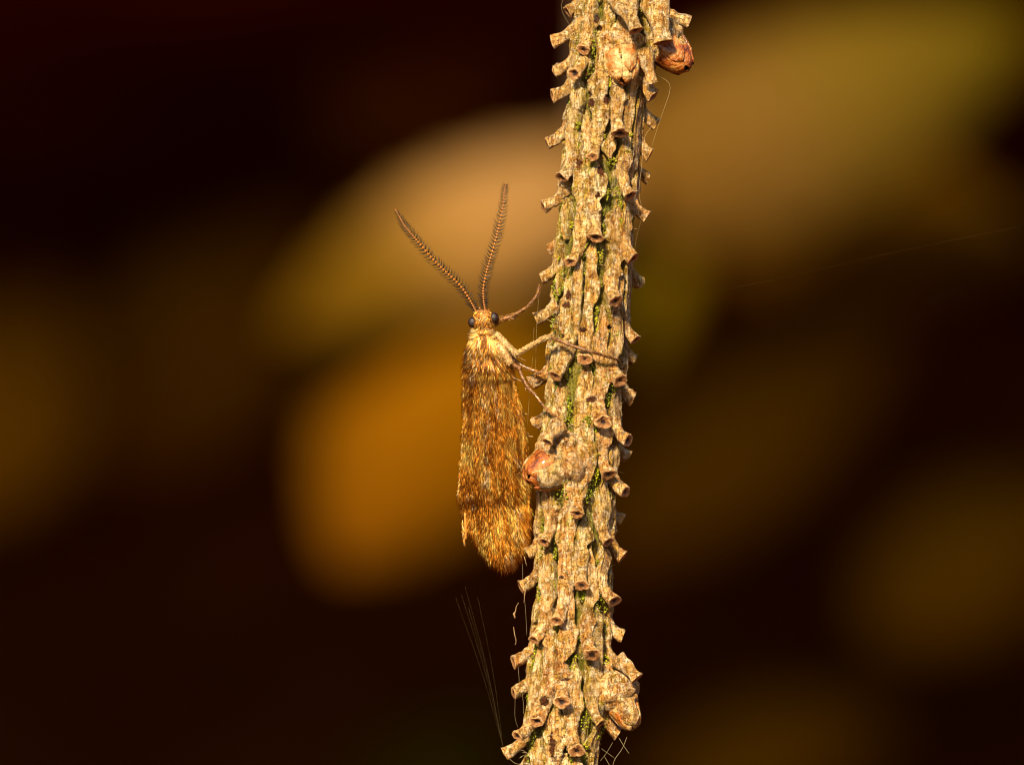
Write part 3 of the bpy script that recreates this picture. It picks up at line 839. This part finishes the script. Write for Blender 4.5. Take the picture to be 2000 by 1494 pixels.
def wing_sheet(name, xl, xr, y0, y1, lift, nr=60, nc=22, rag=0.0, seed=0):
    v = np.linspace(0, 1, nr)[:, None]; u = np.linspace(0, 1, nc)[None, :]
    Y = y0(u) + (y1(u) - y0(u)) * v
    X = xl(Y) + (xr(Y) - xl(Y)) * u
    Y = Y + rag * vnoise(np.stack([X / 4, Y * 0 + seed, Y * 0], -1), seed) * (v > 0.97)
    Dp = wing_depth(X, Y, lift) + 1.4 * fbm(np.stack([X / 9, Y / 60, Y * 0], -1), seed, 2)
    g3 = P(X, Y, Dp)
    sv, sf = shell(g3, 1.0 * S)
    o = mesh_obj(name, sv, sf, M_wing, fly)
    return o, X, Y, Dp

# longer forewing underneath, shorter overlapping one with a ragged hem on top
wb, XB, YB, DB = wing_sheet('forewing', lambda y: oL(y) + 2, lambda y: oR(y) - 1 - 5 * smooth(1030, 1090, y), lambda u: 672 + 24 * np.abs(2 * u - 0.9) ** 2.0, lambda u: 1098 - 14 * np.abs(2 * u - 1) ** 2, 0.0, 90, 26, 2.0, 3)
hem = lambda u: 962 + 9 * np.sin(u * 9) + 5 * np.sin(u * 23) - 8 * smooth(0.25, 0.5, u) + 6 * smooth(0.7, 1, u)
wa, XA, YA, DA = wing_sheet('forewing', lambda y: oL(y) + 1, lambda y: oR(y) - np.interp(y, [660, 760, 900, 965], [6, 14, 24, 30]), lambda u: 662 + 22 * np.abs(2 * u - 0.9) ** 2.0, hem, 3.0, 70, 24, 2.5, 5)
# tattered hind wing tip showing below
hv = np.linspace(0, 1, 14)[:, None]; hu = np.linspace(0, 1, 6)[None, :]
hy = 1000 + 52 * hv + 0 * hu; hx = 909 + 1 * hv + hu * (10 - 6 * hv)
hg = P(hx - 2, hy + 2, -4 + hu * 6)
sv, sf = shell(hg, 1.0 * S); wh = mesh_obj('hind_wing', sv, sf, M_wing, fly)

# body: head, thorax and abdomen as one surface
def build_body():
    rows = np.array([(604, 942, 5, -6, 4), (607, 942, 13, -8, 11), (613, 944, 17, -9, 17), (622, 945, 19, -9, 20), (632, 944, 19, -8, 20), (640, 944, 17, -6, 18), (646, 944, 17, -5, 17),
                     (653, 945, 22, -4, 22), (662, 947, 29, -2, 29), (678, 950, 35, 0, 36), (700, 953, 38, 2, 40), (740, 957, 37, 4, 38), (800, 961, 36, 6, 34), (880, 965, 34, 8, 32), (950, 967, 30, 9, 28), (1000, 968, 22, 10, 20), (1020, 968, 6, 10, 6)], float)
    rr = poly(rows, 70)
    n = 28; ph = np.linspace(0, 2 * math.pi, n, endpoint=False)
    X = rr[:, 1:2] + rr[:, 2:3] * np.cos(ph); Dd = rr[:, 3:4] + rr[:, 4:5] * np.sin(ph); Y = np.broadcast_to(rr[:, 0:1], X.shape)
    v = P(X, Y, Dd).reshape(-1, 3)
    mesh_obj('body', v, grid_faces(70, n, True) + [tuple(range(n)), tuple(69 * n + k for k in range(n))[::-1]], M_body, fly)
    return rr
body_rows = build_body()

def uv_ball(c, rx, ry, rz, n=20, m=14):
    po = np.linspace(0.02, math.pi - 0.02, m); az = np.linspace(0, 2 * math.pi, n, endpoint=False)
    A, B = np.meshgrid(po, az, indexing='ij')
    v = np.stack([np.sin(A) * np.cos(B) * rx, np.sin(A) * np.sin(B) * ry, np.cos(A) * rz], -1).reshape(-1, 3) * S + c
    return v, grid_faces(m, n, True) + [tuple(range(n))[::-1], tuple((m - 1) * n + k for k in range(n))]
for (x, y, d, rx, rz, cx_) in ((923.5, 630, -14, 9.0, 10.8, 0.5), (965, 621, -16, 9.2, 10.4, 0.2)):
    v, f = uv_ball(P(x, y, d), rx, 9.0, rz)
    e = mesh_obj('eye', v, f, M_eye, fly)
    # dull faceted centre of the eye: a shallow cap facing outward and to the front
    t = np.linspace(0.0, 0.72, 8)[:, None] + 0.0; az = np.linspace(0, 2 * math.pi, 20, endpoint=False)[None, :]
    ax_ = np.array([-0.25 if x < 940 else -0.15, -1.0, 0.05]); ax_ /= np.linalg.norm(ax_)
    uu = np.cross(ax_, [0, 0, 1.0]); uu /= np.linalg.norm(uu); vv = np.cross(uu, ax_)
    t = np.maximum(t, 0.03)
    dirs = np.cos(t)[..., None] * ax_ + np.sin(t)[..., None] * (np.cos(az)[..., None] * uu + np.sin(az)[..., None] * vv)
    cv = P(x, y, d) + dirs * np.array([rx, 9.0, rz]) * 1.035 * S
    mesh_obj('facet_field', cv.reshape(-1, 3), grid_faces(8, 20, True) + [tuple(range(20))], M_eyecap, e)

# antennae: a chain of beads with dark joints, combed on both sides with curved bristles
M_ant, _nt, _b = new_mat('antenna_bead', 0.35, 0.5)
_nt.links.new(N(_nt, 'ShaderNodeAttribute', attribute_name='Col').outputs['Color'], _b.inputs['Base Color'])
def antenna(pts, label, seed):
    r = np.random.default_rng(seed)
    nb = 46
    path = poly(pts, nb * 6 + 1)
    V = []
    n_ = len(path)
    u = np.linspace(0, 1, n_)
    beadphase = (np.arange(n_) % 6) / 6
    bead = np.sin(math.pi * beadphase)
    rad = (2.3 - 1.15 * u) * (0.62 + 0.42 * bead) * S
    rad[:10] *= np.linspace(1.9, 1.0, 10)
    v, f = tube(P(path[:, 0], path[:, 1], path[:, 2]), rad, 9)
    col = np.where(bead[:, None] > 0.8, np.array([[0.44, 0.145, 0.016]]), np.array([[0.022, 0.008, 0.003]]))
    col = np.repeat(col, 9, axis=0)
    o = mesh_obj('antenna', v, f, M_ant, fly, col)
    # bristles
    wp = P(path[:, 0], path[:, 1], path[:, 2])
    tg = np.gradient(wp, axis=0); tg /= np.linalg.norm(tg, axis=1, keepdims=True)
    side = np.cross(tg, np.array([0, 1.0, 0])); side /= np.linalg.norm(side, axis=1, keepdims=True)
    RT, DR, LN, BD = [], [], [], []
    for i in range(4, n_ - 4, 6):
        env = np.interp(u[i], [0, 0.08, 0.3, 0.65, 0.9, 1], [8, 14, 18, 16, 10, 5])
        for sgn in (-1, 1):
            for k in range(4):
                el = r.uniform(-0.75, 0.75)
                d_ = side[i] * sgn * math.cos(el) + np.array([0, 1.0, 0]) * math.sin(el) + tg[i] * r.uniform(0.25, 0.6)
                RT.append(wp[min(n_ - 1, i + r.integers(-1, 2))]); DR.append(d_); LN.append(env * r.uniform(0.75, 1.1) * S); BD.append(tg[i] * r.uniform(0.3, 0.8))
    nH = len(RT)
    hairs('bristles', np.array(RT), np.array(DR), np.array(LN), np.full(nH, 1.2 * S), np.array(BD), np.tile([[0.012, 0.005, 0.002]], (nH, 1)), M_bristle, o)
antenna([(931, 611, -14), (921, 592, -17), (901, 561, -19), (872.5, 533, -22), (844, 505, -24), (816, 472, -25), (798, 451, -25), (786, 434, -24), (772, 409, -22)], '', 5)
antenna([(948, 608, -14), (945, 590, -17), (944, 565, -19), (950, 533, -21), (958, 505, -22), (968, 470, -22), (975, 440, -22), (982, 406, -21), (985, 376, -20), (988, 359, -19)], '', 6)

# legs: jointed tapered tubes, one thing-part per leg with femur, tibia and tarsus
def leg_piece(name, pts, r0, r1, mat, parent, n=14, bulge=0.0, beads=0):
    path = poly(pts, n); u = np.linspace(0, 1, n)
    rad = (r0 + (r1 - r0) * u + bulge * np.sin(math.pi * u))
    if beads: rad = rad * (0.86 + 0.24 * np.abs(np.sin(u * math.pi * beads)))
    v, f = tube(P(path[:, 0], path[:, 1], path[:, 2]), rad * S, 9)
    o = mesh_obj(name, v, f, mat, parent)
    return o, path
def leg_hairs(path, rad, n, col, parent, seed, ln=(5, 9), lie=1.2, w=0.9):
    r = np.random.default_rng(seed)
    wp = P(path[:, 0], path[:, 1], path[:, 2]); tg = np.gradient(wp, axis=0); tg /= np.linalg.norm(tg, axis=1, keepdims=True)
    i = r.integers(0, len(wp), n); f = r.random((n, 1)); j = np.minimum(i + 1, len(wp) - 1)
    base = wp[i] * (1 - f) + wp[j] * f
    d = r.normal(0, 1, (n, 3)); d -= tg[i] * (d * tg[i]).sum(1, keepdims=True); d /= np.linalg.norm(d, axis=1, keepdims=True)
    c = np.array(col) * r.uniform(0.55, 1.35, (n, 1))
    hairs('leg_hairs', base + d * rad * S * 0.85, d + tg[i] * lie, r.uniform(*ln, n) * S, np.full(n, w * S), tg[i] * 0.3, np.clip(c, 0, 0.85), M_hair, parent)

GOLD = (0.34, 0.17, 0.04); PALE = (0.60, 0.44, 0.20); BRN = (0.10, 0.040, 0.010)
# foreleg reaching up to a peg
lf, pth = leg_piece('leg', [(958, 640, 4), (966, 633, 0), (976, 626, -8), (990, 621.5, -14), (1004, 618, -18)], 4.6, 4.4, M_leg, fly, 14, 0.6)
leg_hairs(pth, 4.5, 160, GOLD, lf, 1, (6, 11), 1.8)
t_, pt2 = leg_piece('tarsus', [(1000, 617.5, -18), (1012, 611, -21), (1028, 601, -24), (1041, 588, -26), (1050, 574, -27), (1054, 558, -27)], 3.3, 2.4, M_leg, lf, 22, 0, 5)
leg_hairs(pt2, 2.6, 120, (0.24, 0.11, 0.03), lf, 2, (3, 6), 1.5)
for sp_ in (((998, 620, -18), (1007, 622, -19)), ((997, 621.5, -19), (1005, 624, -22))):
    leg_piece('spur', [sp_[0], tuple((np.array(sp_[0]) + sp_[1]) / 2), sp_[1]], 1.8, 0.6, M_leg, lf, 6)
# middle leg stretched across the front of the twig
lm, pth = leg_piece('leg', [(968, 652, -18), (978, 662, -20), (992, 677, -25), (1009, 692, -30)], 7.0, 4.4, M_legp, fly, 16, 1.2)
leg_hairs(pth, 6.5, 320, PALE, lm, 3, (4, 8), 2.0)
t_, pt2 = leg_piece('tibia', [(1008, 692, -30), (1022, 684, -38), (1044, 671, -50), (1062, 662, -62), (1075, 659, -72)], 4.3, 3.5, M_legp, lm, 20, 0.5)
leg_hairs(pt2, 4.5, 420, PALE, lm, 4, (4, 8), 2.2)
t_, pt2 = leg_piece('tarsus', [(1074, 659.5, -72), (1092, 666, -86), (1112, 674, -96), (1134, 681.5, -104), (1160, 689, -102), (1185, 697, -86), (1208, 704, -62)], 3.4, 2.4, M_leg, lm, 30, 0, 5)
leg_hairs(pt2, 2.6, 200, BRN, lm, 5, (3, 6), 2.2)
for sp_ in (((1074, 661, -74), (1079, 672, -80)), ((1005, 694, -30), (1029, 706, -33))):
    leg_piece('spur', [sp_[0], tuple((np.array(sp_[0]) + sp_[1]) / 2), sp_[1]], 1.9, 0.6, M_leg, lm, 6)
# pale coxa lobe
lc, pth = leg_piece('coxa', [(972, 672, -22), (982, 686, -28), (991, 700, -30), (995, 708, -29)], 8.0, 4.5, M_legp, fly, 12, 1.5)
leg_hairs(pth, 7.0, 320, (0.62, 0.40, 0.16), lc, 6, (5, 10), 2.2)
# far middle leg
l4, pth = leg_piece('leg', [(985, 690, 0), (1000, 700, -4), (1012, 709, -10), (1030, 719, -16), (1058, 730, -24)], 4.2, 2.6, M_leg, fly, 20, 0.2)
leg_hairs(pth, 3.2, 160, (0.5, 0.23, 0.05), l4, 7, (4, 7), 2.2)
leg_piece('spur', [(1044, 738, -20), (1047, 732, -24), (1050, 726, -27)], 2.3, 1.4, M_leg, l4, 6)
# hind leg coming forward, tarsus along the twig
l5, pth = leg_piece('leg', [(998, 702, -24), (1003, 712, -28), (1011, 718, -34)], 3.0, 4.6, M_leg, fly, 10, 0.3)
v, f = uv_ball(P(1014, 719, -36), 5.4, 5.0, 5.2); mesh_obj('knee', v, f, M_leg, l5)
t_, pt2 = leg_piece('tibia', [(1014, 721, -36), (1019, 734, -38), (1025, 746, -40), (1031, 757, -42)], 3.0, 3.8, M_leg, l5, 14, 0.2)
leg_hairs(pt2, 3.2, 120, BRN, l5, 8, (3, 6), 2.2)
t_, pt2 = leg_piece('tarsus', [(1030, 756, -42), (1038, 764, -46), (1046, 772, -50), (1061, 792, -58), (1077, 807, -72), (1098, 824, -98)], 3.0, 2.0, M_leg, l5, 30, 0, 5)
leg_hairs(pt2, 2.4, 160, (0.24, 0.11, 0.03), l5, 9, (3, 6), 2.0)
for sp_ in (((1001, 737, -14), (1025, 748, -18)), ((1027, 757, -42), (1027, 764, -44)), ((1031, 748, -41), (1037, 741, -44))):
    leg_piece('spur', [sp_[0], tuple((np.array(sp_[0]) + sp_[1]) / 2), sp_[1]], 2.2, 0.8, M_leg, l5, 6)
# hind leg tucked under the wing, only its spurs reach past the wing edge
l6, pth = leg_piece('leg', [(985, 742, 24), (1000, 790, 26), (1010, 830, 27), (1014, 868, 27)], 4.0, 3.0, M_leg, fly, 16)
for a, b in (((1010, 806, 26), (1030, 809, 20)), ((1012, 825, 26), (1027, 822, 22)), ((1014, 837, 27), (1033, 848, 20)), ((1014, 851, 27), (1041, 853, 18))):
    leg_piece('spur', [a, tuple((np.array(a) + b) / 2), b], 2.0, 1.0, M_legp, l6, 7)
l7, pth = leg_piece('leg', [(935, 700, 22), (940, 760, 30), (960, 830, 32), (985, 900, 30)], 4.0, 2.6, M_leg, fly, 14)
# palps below the face
leg_piece('palp', [(940, 612, -12), (938, 604, -14), (936, 600, -15)], 2.4, 2.2, M_leg, fly, 8)

# hair coat
def pick(r, n, probs, cols):
    k = r.choice(len(cols), n, p=np.array(probs) / np.sum(probs))
    return np.array(cols)[k]
HC = [(0.95, 0.42, 0.045), (0.90, 0.33, 0.022), (0.97, 0.60, 0.13), (0.46, 0.155, 0.014), (0.97, 0.76, 0.36), (0.16, 0.055, 0.009)]

def wing_hair(parent, X, Y, lift, n, seed, kind):
    r = np.random.default_rng(seed)
    nr, nc = X.shape
    a = r.random(n) * (nr - 1.001); b = r.random(n) * (nc - 1.001)
    i, j = a.astype(int), b.astype(int); fa, fb = a - i, b - j
    bl = lambda G: (G[i, j] * (1 - fa) * (1 - fb) + G[i + 1, j] * fa * (1 - fb) + G[i, j + 1] * (1 - fa) * fb + G[i + 1, j + 1] * fa * fb)
    x, y = bl(X), bl(Y)
    d = wing_depth(x, y, lift) - 0.6
    # direction: down the wing, fanning out towards the margins
    fx = (x - ridge(y)) / 70.0
    vx = 0.10 + 0.22 * fx + r.normal(0, 0.13, n) + 0.16 * vnoise(np.stack([x / 14, y / 30, y * 0], -1), seed)
    if kind == 'long': vx = vx + 0.25 * fx * smooth(960, 1100, y)
    ln = r.uniform(18, 32, n)
    e = 2.0
    d2 = wing_depth(x + vx * e, y + e, lift) - 0.6
    dirv = P(1000 + vx * e, 747 + e, d2 - d)
    nrm_x = (wing_depth(x + 1, y, lift) - wing_depth(x - 1, y, lift)) / 2
    up = np.stack([nrm_x, -np.ones(n), np.zeros(n)], -1); up /= np.linalg.norm(up, axis=1, keepdims=True)
    dirv = dirv / np.linalg.norm(dirv, axis=1, keepdims=True) + up * r.uniform(0.01, 0.10, n)[:, None]
    # pigment patches
    patch = fbm(np.stack([x / 22, y / 55, y * 0], -1), 70, 3)
    lane = (x - ridge(y)) / np.maximum(oR(y) - ridge(y), 20) * 11
    patch2 = fbm(np.stack([lane, y / 60, y * 0], -1), 90, 2)
    col = pick(r, n, [5.0, 3.5, 1.2, 0.5, 0.1, 0.1], HC)
    dark = (0.7 * patch + 0.9 * patch2 < -0.22) & (r.random(n) < 0.7)
    col[dark] = np.array(HC[3]) * r.uniform(0.6, 1.2, (dark.sum(), 1))
    lite = (0.7 * patch + 0.8 * patch2 > 0.18) & (r.random(n) < 0.7)
    col[lite] = np.array(HC[2]) * r.uniform(0.9, 1.25, (lite.sum(), 1))
    # silvery streaks seen on the coat
    def streak(pts, wd):
        p = np.array(pts, float); best = np.full(n, 1e9)
        for k in range(len(p) - 1):
            t = np.clip(((x - p[k, 0]) * (p[k + 1, 0] - p[k, 0]) + (y - p[k, 1]) * (p[k + 1, 1] - p[k, 1])) / ((p[k + 1] - p[k]) ** 2).sum(), 0, 1)
            best = np.minimum(best, np.hypot(x - p[k, 0] - t * (p[k + 1, 0] - p[k, 0]), y - p[k, 1] - t * (p[k + 1, 1] - p[k, 1])))
        return best < wd
    S1 = streak([(942, 700), (948, 790), (950, 850), (948, 930), (950, 958)], 6) | streak([(1003, 860), (1012, 900), (1016, 930)], 7) | streak([(960, 740), (968, 800)], 5) | \
         streak([(930, 690), (925, 730)], 8) | streak([(1004, 985), (1012, 1050)], 8) | streak([(990, 1075), (992, 1095)], 9) | streak([(1008, 780), (1014, 845)], 4) | streak([(918, 955), (925, 970)], 7)
    sv_ = S1 & (vnoise(np.stack([(x - 0.1 * y) / 2.2, y / 16, y * 0], -1), 55) > 0.25) & (r.random(n) < 0.7)
    col[sv_] = np.array([[0.95, 0.70, 0.36]]) * r.uniform(0.8, 1.05, (sv_.sum(), 1))
    band = (y > 962) & (y < 985) & (kind == 'long') & (r.random(n) < 0.3) & (x > 925)
    col[band] = np.array(HC[5])
    col = col * r.uniform(0.88, 1.12, (n, 1))
    w_ = r.uniform(0.65, 1.15, n); w_[sv_] *= 1.5
    hairs('wing_hairs', P(x, y, d), dirv, ln * S, w_ * S, up * 0.15 + np.array([0, 0, -0.1]), np.clip(col, 0, 0.92), M_hair, parent)

wing_hair(wb, XB, YB, 0.0, 25000, 11, 'long')
wing_hair(wa, XA, YA, 3.0, 24000, 12, 'short')

def fringe(parent, xs, ys, ds, n, seed, ln, dirx, cols, spread=0.25):
    r = np.random.default_rng(seed)
    t = r.random(n); k = np.linspace(0, 1, len(xs))
    x, y, d = np.interp(t, k, xs), np.interp(t, k, ys), np.interp(t, k, ds)
    vx = np.interp(t, k, dirx) + r.normal(0, spread, n)
    dirv = P(1000 + vx, 747 + 1 + 0 * vx, r.normal(0, 0.12, n)); dirv /= np.linalg.norm(dirv, axis=1, keepdims=True)
    col = pick(r, n, [1] * len(cols), cols) * r.uniform(0.7, 1.25, (n, 1))
    hairs('fringe', P(x, y, d), dirv, r.uniform(*ln, n) * S, r.uniform(1.0, 1.7, n) * S, np.tile([[0, 0, -0.15]], (n, 1)), np.clip(col, 0, 0.9), M_hair, parent)
# margin of the long wing, hem of the short wing, tattered hind wing
yy_ = np.array([985, 1000, 1030, 1055, 1075, 1090, 1100, 1106]); fringe(wb, oL(yy_) + 4, yy_ - 8, wing_depth(oL(yy_) + 4, yy_), 800, 31, (6, 12), [-0.5, -0.4, -0.3, -0.2, -0.1, 0, 0, 0.05], HC[:4])
yr = np.array([700, 760, 800, 850, 900, 950, 1000, 1035, 1060]); fringe(wb, oR(yr) - 3, yr - 4, wing_depth(oR(yr) - 3, yr), 900, 32, (7, 14), [0.25] * 7 + [0.15, 0.05], HC[:4])
fringe(wb, [960, 972, 985, 998, 1010], [1080, 1087, 1090, 1087, 1076], [-22, -25, -26, -24, -12], 260, 33, (10, 19), [-0.1, -0.05, 0, 0.05, 0.1], HC[:3])
hx_ = np.linspace(897, 1002, 9); fringe(wa, hx_, hem(np.linspace(0, 1, 9)) - 6, wing_depth(hx_, np.full(9, 958.0), 2.6), 380, 34, (8, 18), [-0.35, -0.15, 0, 0, 0.05, 0.1, 0.15, 0.2, 0.2], [HC[0], HC[1], HC[0], HC[2]])
yl = np.array([680, 740, 800, 860, 920, 962]); fringe(wa, oL(yl) + 2, yl, wing_depth(oL(yl) + 2, yl, 4.5), 900, 35, (8, 16), [-0.10, -0.08, -0.08, -0.12, -0.25, -0.5], HC[:5])
fringe(wh, [904, 905, 906, 908], [1015, 1035, 1048, 1058], [-5, -5, -5, -5], 260, 36, (8, 16), [-0.1, -0.05, 0, 0.05], [HC[2], HC[4], HC[0], HC[3]], 0.12)
fringe(wh, [903, 912, 922, 932], [990, 1015, 1035, 1045], [15, 15, 12, 10], 260, 37, (8, 16), [-0.3, -0.2, -0.1, -0.1], HC[:4], 0.2)

def body_hair(n, y0, y1, seed, ln, flow, cols, probs, w=(1.2, 2.0), lift=(0.15, 0.5)):
    r = np.random.default_rng(seed)
    y = r.uniform(y0, y1, n)
    gi = lambda k: np.interp(y, body_rows[:, 0], body_rows[:, k])
    ph = r.uniform(math.pi * 0.98, math.pi * 2.02, n)             # the half turned to the camera
    x = gi(1) + gi(2) * np.cos(ph); d = gi(3) + gi(4) * np.sin(ph)
    up = np.stack([np.cos(ph), np.sin(ph), np.zeros(n)], -1)
    fl = flow(x, y, r)
    dirv = np.stack([fl[0], np.zeros(n), -fl[1]], -1); dirv -= up * (dirv * up).sum(1, keepdims=True)
    dirv /= np.linalg.norm(dirv, axis=1, keepdims=True) + 1e-9
    dirv = dirv + up * r.uniform(*lift, n)[:, None]
    col = pick(r, n, probs, cols) * r.uniform(0.65, 1.25, (n, 1))
    hairs('body_hairs', P(x, y, d), dirv, r.uniform(*ln, n) * S, r.uniform(*w, n) * S, up * r.uniform(-0.2, 0.15, n)[:, None], np.clip(col, 0, 0.92), M_hair, fly)
WHITE = (0.94, 0.71, 0.38)
body_hair(1100, 606, 641, 41, (6, 12), lambda x, y, r: ((x - 944) / 24 + r.normal(0, 0.45, len(x)), 0.75 + r.normal(0, 0.45, len(x))), [HC[0], HC[3], HC[2], HC[5], WHITE], [2.2, 3.2, 1.2, 3.0, 0.5], (1.1, 1.7), (0.1, 0.55))
body_hair(700, 640, 658, 42, (12, 20), lambda x, y, r: ((x - 944) / 13 + r.normal(0, 0.3, len(x)), 0.5 + r.normal(0, 0.25, len(x))), [HC[2], HC[0], WHITE, PALE, HC[3]], [3, 2, 2.2, 2, 1], (1.2, 1.9), (0.2, 0.6))
body_hair(2400, 655, 705, 43, (18, 32), lambda x, y, r: ((x - 948) / 34 + r.normal(0, 0.2, len(x)), 0.95 + r.normal(0, 0.15, len(x))), [HC[0], HC[2], WHITE, HC[3], HC[5], PALE], [3, 2.6, 1.7, 2.4, 1.0, 1.4], (1.2, 2.1), (0.12, 0.5))

def shoulder_hair(n, seed):
    # shaggy mantle over the wing roots
    r = np.random.default_rng(seed)
    y = 652 + 62 * r.random(n) ** 1.2
    x = 948 + (y - 640) * 0.10 + r.uniform(-1, 1, n) * np.interp(y, [652, 668, 690, 715], [20, 31, 37, 40])
    x = np.clip(x, oL(y) + 3, oR(y) - 3)
    d = np.minimum(wing_depth(x, y, 5.5), wing_depth(x, np.maximum(y, 662), 5.5)) - 0.5
    vx = (x - 948) / 46 + r.normal(0, 0.16, n)
    e = 3.0
    d2 = wing_depth(x + vx * e, y + e, 5.5) - 0.5
    dirv = P(1000 + vx * e, 747 + e, d2 - d); dirv /= np.linalg.norm(dirv, axis=1, keepdims=True)
    up = np.tile([[0.0, -1.0, 0.0]], (n, 1)); up[:, 0] = (x - 948) / 50
    lock = vnoise(np.stack([(x - 0.4 * y) / 3.5, y / 30, y * 0], -1), 61)
    col = pick(r, n, [3, 1.6, 0.7, 3.4, 0.8], [HC[0], HC[2], PALE, HC[3], HC[1]])
    wh = (lock > 0.25) & (r.random(n) < 0.6); col[wh] = np.array([WHITE]) * r.uniform(0.8, 1.05, (wh.sum(), 1))
    dk = (lock < -0.15) & (r.random(n) < 0.75); col[dk] = np.array([HC[5]])
    hairs('mantle_hairs', P(x, y, d), dirv + up * r.uniform(0.03, 0.22, n)[:, None], r.uniform(18, 34, n) * S, r.uniform(1.0, 1.8, n) * S, up * -0.1, np.clip(col * r.uniform(0.85, 1.12, (n, 1)), 0, 0.92), M_hair, fly)
shoulder_hair(2600, 44)

# ------------------------------------------------------------------ silk threads and dangling scraps
def silk(pts, w, label, group='silk threads'):
    path = poly([P(*p) for p in pts], 14)
    v, f = tube(path, w * 0.3 * S, 5)
    o = mesh_obj('silk_thread', v, f, M_silk)
    return tag(o, label, 'thread', group)
for tp, lb in (((908, 1142), 'longest faint thread in the middle of the silk fan under the caddisfly'), ((890, 1165), 'outermost faint thread of the silk fan, farthest from the twig'),
               ((933, 1164), 'faint thread of the silk fan that runs closest to the twig'), ((901, 1158), 'faint silk fan thread just inside the outermost one'),
               ((915, 1185), 'shortest faint thread of the silk fan, next to its longest one')):
    silk([(983, 1458, -30), ((983 + tp[0]) / 2 + 5, (1458 + tp[1]) / 2, -30), (tp[0], tp[1], -34)], 0.09, lb, 'fan of silk threads')
silk([(1279, 146, -10), (1303, 160, -20), (1308, 178, -24), (1296, 215, -30), (1284, 250, -20), (1272, 290, -15)], 0.9, 'curved silk strand hanging below the amber bud near the top of the twig')
silk([(1287, 232, -20), (1270, 252, -26), (1258, 272, -30), (1252, 330, -40), (1247, 380, -45), (1256, 415, -36)], 1.0, 'pale silk strand draped along the side pegs under the amber bud')
silk([(1208, 1437, -60), (1217, 1452, -60), (1228, 1468, -58)], 1.1, 'short straight silk strand sticking out from the lowest bud peg')
silk([(1224, 1437, -30), (1214, 1460, -40), (1201, 1478, -45), (1195, 1496, -45), (1190, 1520, -45)], 1.0, 'kinked silk strand running down from the ragged lowest bud')
silk([(1196, 1447, -40), (1184, 1467, -42), (1172, 1482, -50)], 0.7, 'faint silk strand crossing under the ragged lowest bud')
silk([(1174, 1459, -40), (1184, 1466, -42), (1201, 1478, -45)], 0.7, 'faint silk strand bridging the kinked strand and the bark')
silk([(1180, 1474, -40), (1188, 1488, -44), (1195, 1500, -45)], 0.9, 'short silk strand joining the kinked strand at the foot of the twig')
silk([(1054, 560, -25), (1048, 640, -20), (1046, 735, -18)], 0.6, 'thin silk thread hanging past the feet of the caddisfly')
silk([(1043, 640, -30), (1040, 700, -24), (1036, 745, -20), (1030, 830, -20)], 0.5, 'thin silk thread hanging from the notched peg beside the caddisfly')
silk([(1020, 1100, -20), (1021, 1118, -22), (1020, 1145, -25)], 0.6, 'thin silk thread between the wing tip and the peg below it')
silk([(1024, 1162, -25), (1027, 1200, -25), (1029, 1240, -25)], 0.6, 'thin silk thread below the peg under the wing tip')
silk([(1012, 1300, -20), (1014, 1330, -22), (1012, 1350, -22)], 0.7, 'thin silk thread between two neighbouring side pegs low on the twig')
silk([(1006, 1365, -20), (1006, 1400, -22), (1012, 1420, -22)], 0.5, 'thin silk thread above the two lowest side pegs')
silk([(1020, 1352, -25), (1023, 1380, -25), (1022, 1392, -30)], 0.7, 'short silk thread below the pinkish side peg')
silk([(996, 1480, -30), (1006, 1488, -30), (1019, 1490, -40)], 1.2, 'stiff silk strand under the lowest side peg')
silk([(1033, 1470, -60), (1022, 1462, -50), (1017, 1462, -45)], 1.0, 'silk strand beside the lowest side peg')
silk([(1115, 55, -10), (1097, 20, -15), (1102, -10, -20)], 0.7, 'thin silk thread at the top edge of the twig')
silk([(1237, 520, -10), (1242, 470, -14), (1252, 430, -25)], 0.5, 'thin silk thread between two side pegs above the moss tuft')
silk([(1224, 780, -10), (1213, 790, -20), (1215, 812, -20)], 0.9, 'crooked silk strand under the broad lower side peg')
silk([(1400, 570, 20), (1560, 535, 30), (1760, 490, 40), (2000, 440, 60)], 0.035, 'long faint silk thread slanting away from the twig into the open')

def scrap(pts, rad, label):
    path = poly([P(*p) for p in pts], 16); r = np.interp(np.linspace(0, 1, 16), np.linspace(0, 1, len(rad)), rad) * S
    v, f = tube(path, r * 0.7, 8, 0.6)
    q = v / S
    v = v + (fbm(q / 3, 5, 2) * 0.9 * S)[:, None] * np.array([1, 0.4, 0.5])
    return tag(mesh_obj('plant_scrap', v, f, M_debris), label, 'scrap', 'dangling scraps')
scrap([(1013, 1176, -25), (1008, 1184, -25), (1007, 1192, -25), (1004, 1198, -25), (1006, 1206, -25)], [0.8, 1.0, 1.1, 3.0, 1.5], 'tiny tan plant scrap with a thick end dangling below a side peg')
scrap([(1003, 1223, -25), (1005, 1236, -25), (1008, 1250, -25), (1006, 1258, -25)], [0.8, 1.3, 1.1, 0.6], 'tiny thin tan plant scrap hanging in silk above a mossy peg')
scrap([(1026, 1150, -28), (1025, 1160, -27), (1023, 1176, -26)], [1.0, 1.5, 0.8], 'tiny tan scrap hanging directly from a side peg tip')
scrap([(1024, 1085, -60), (1026, 1094, -62), (1029, 1104, -60)], [1.6, 1.2, 0.7], 'tiny tan scrap beside the wing tip')
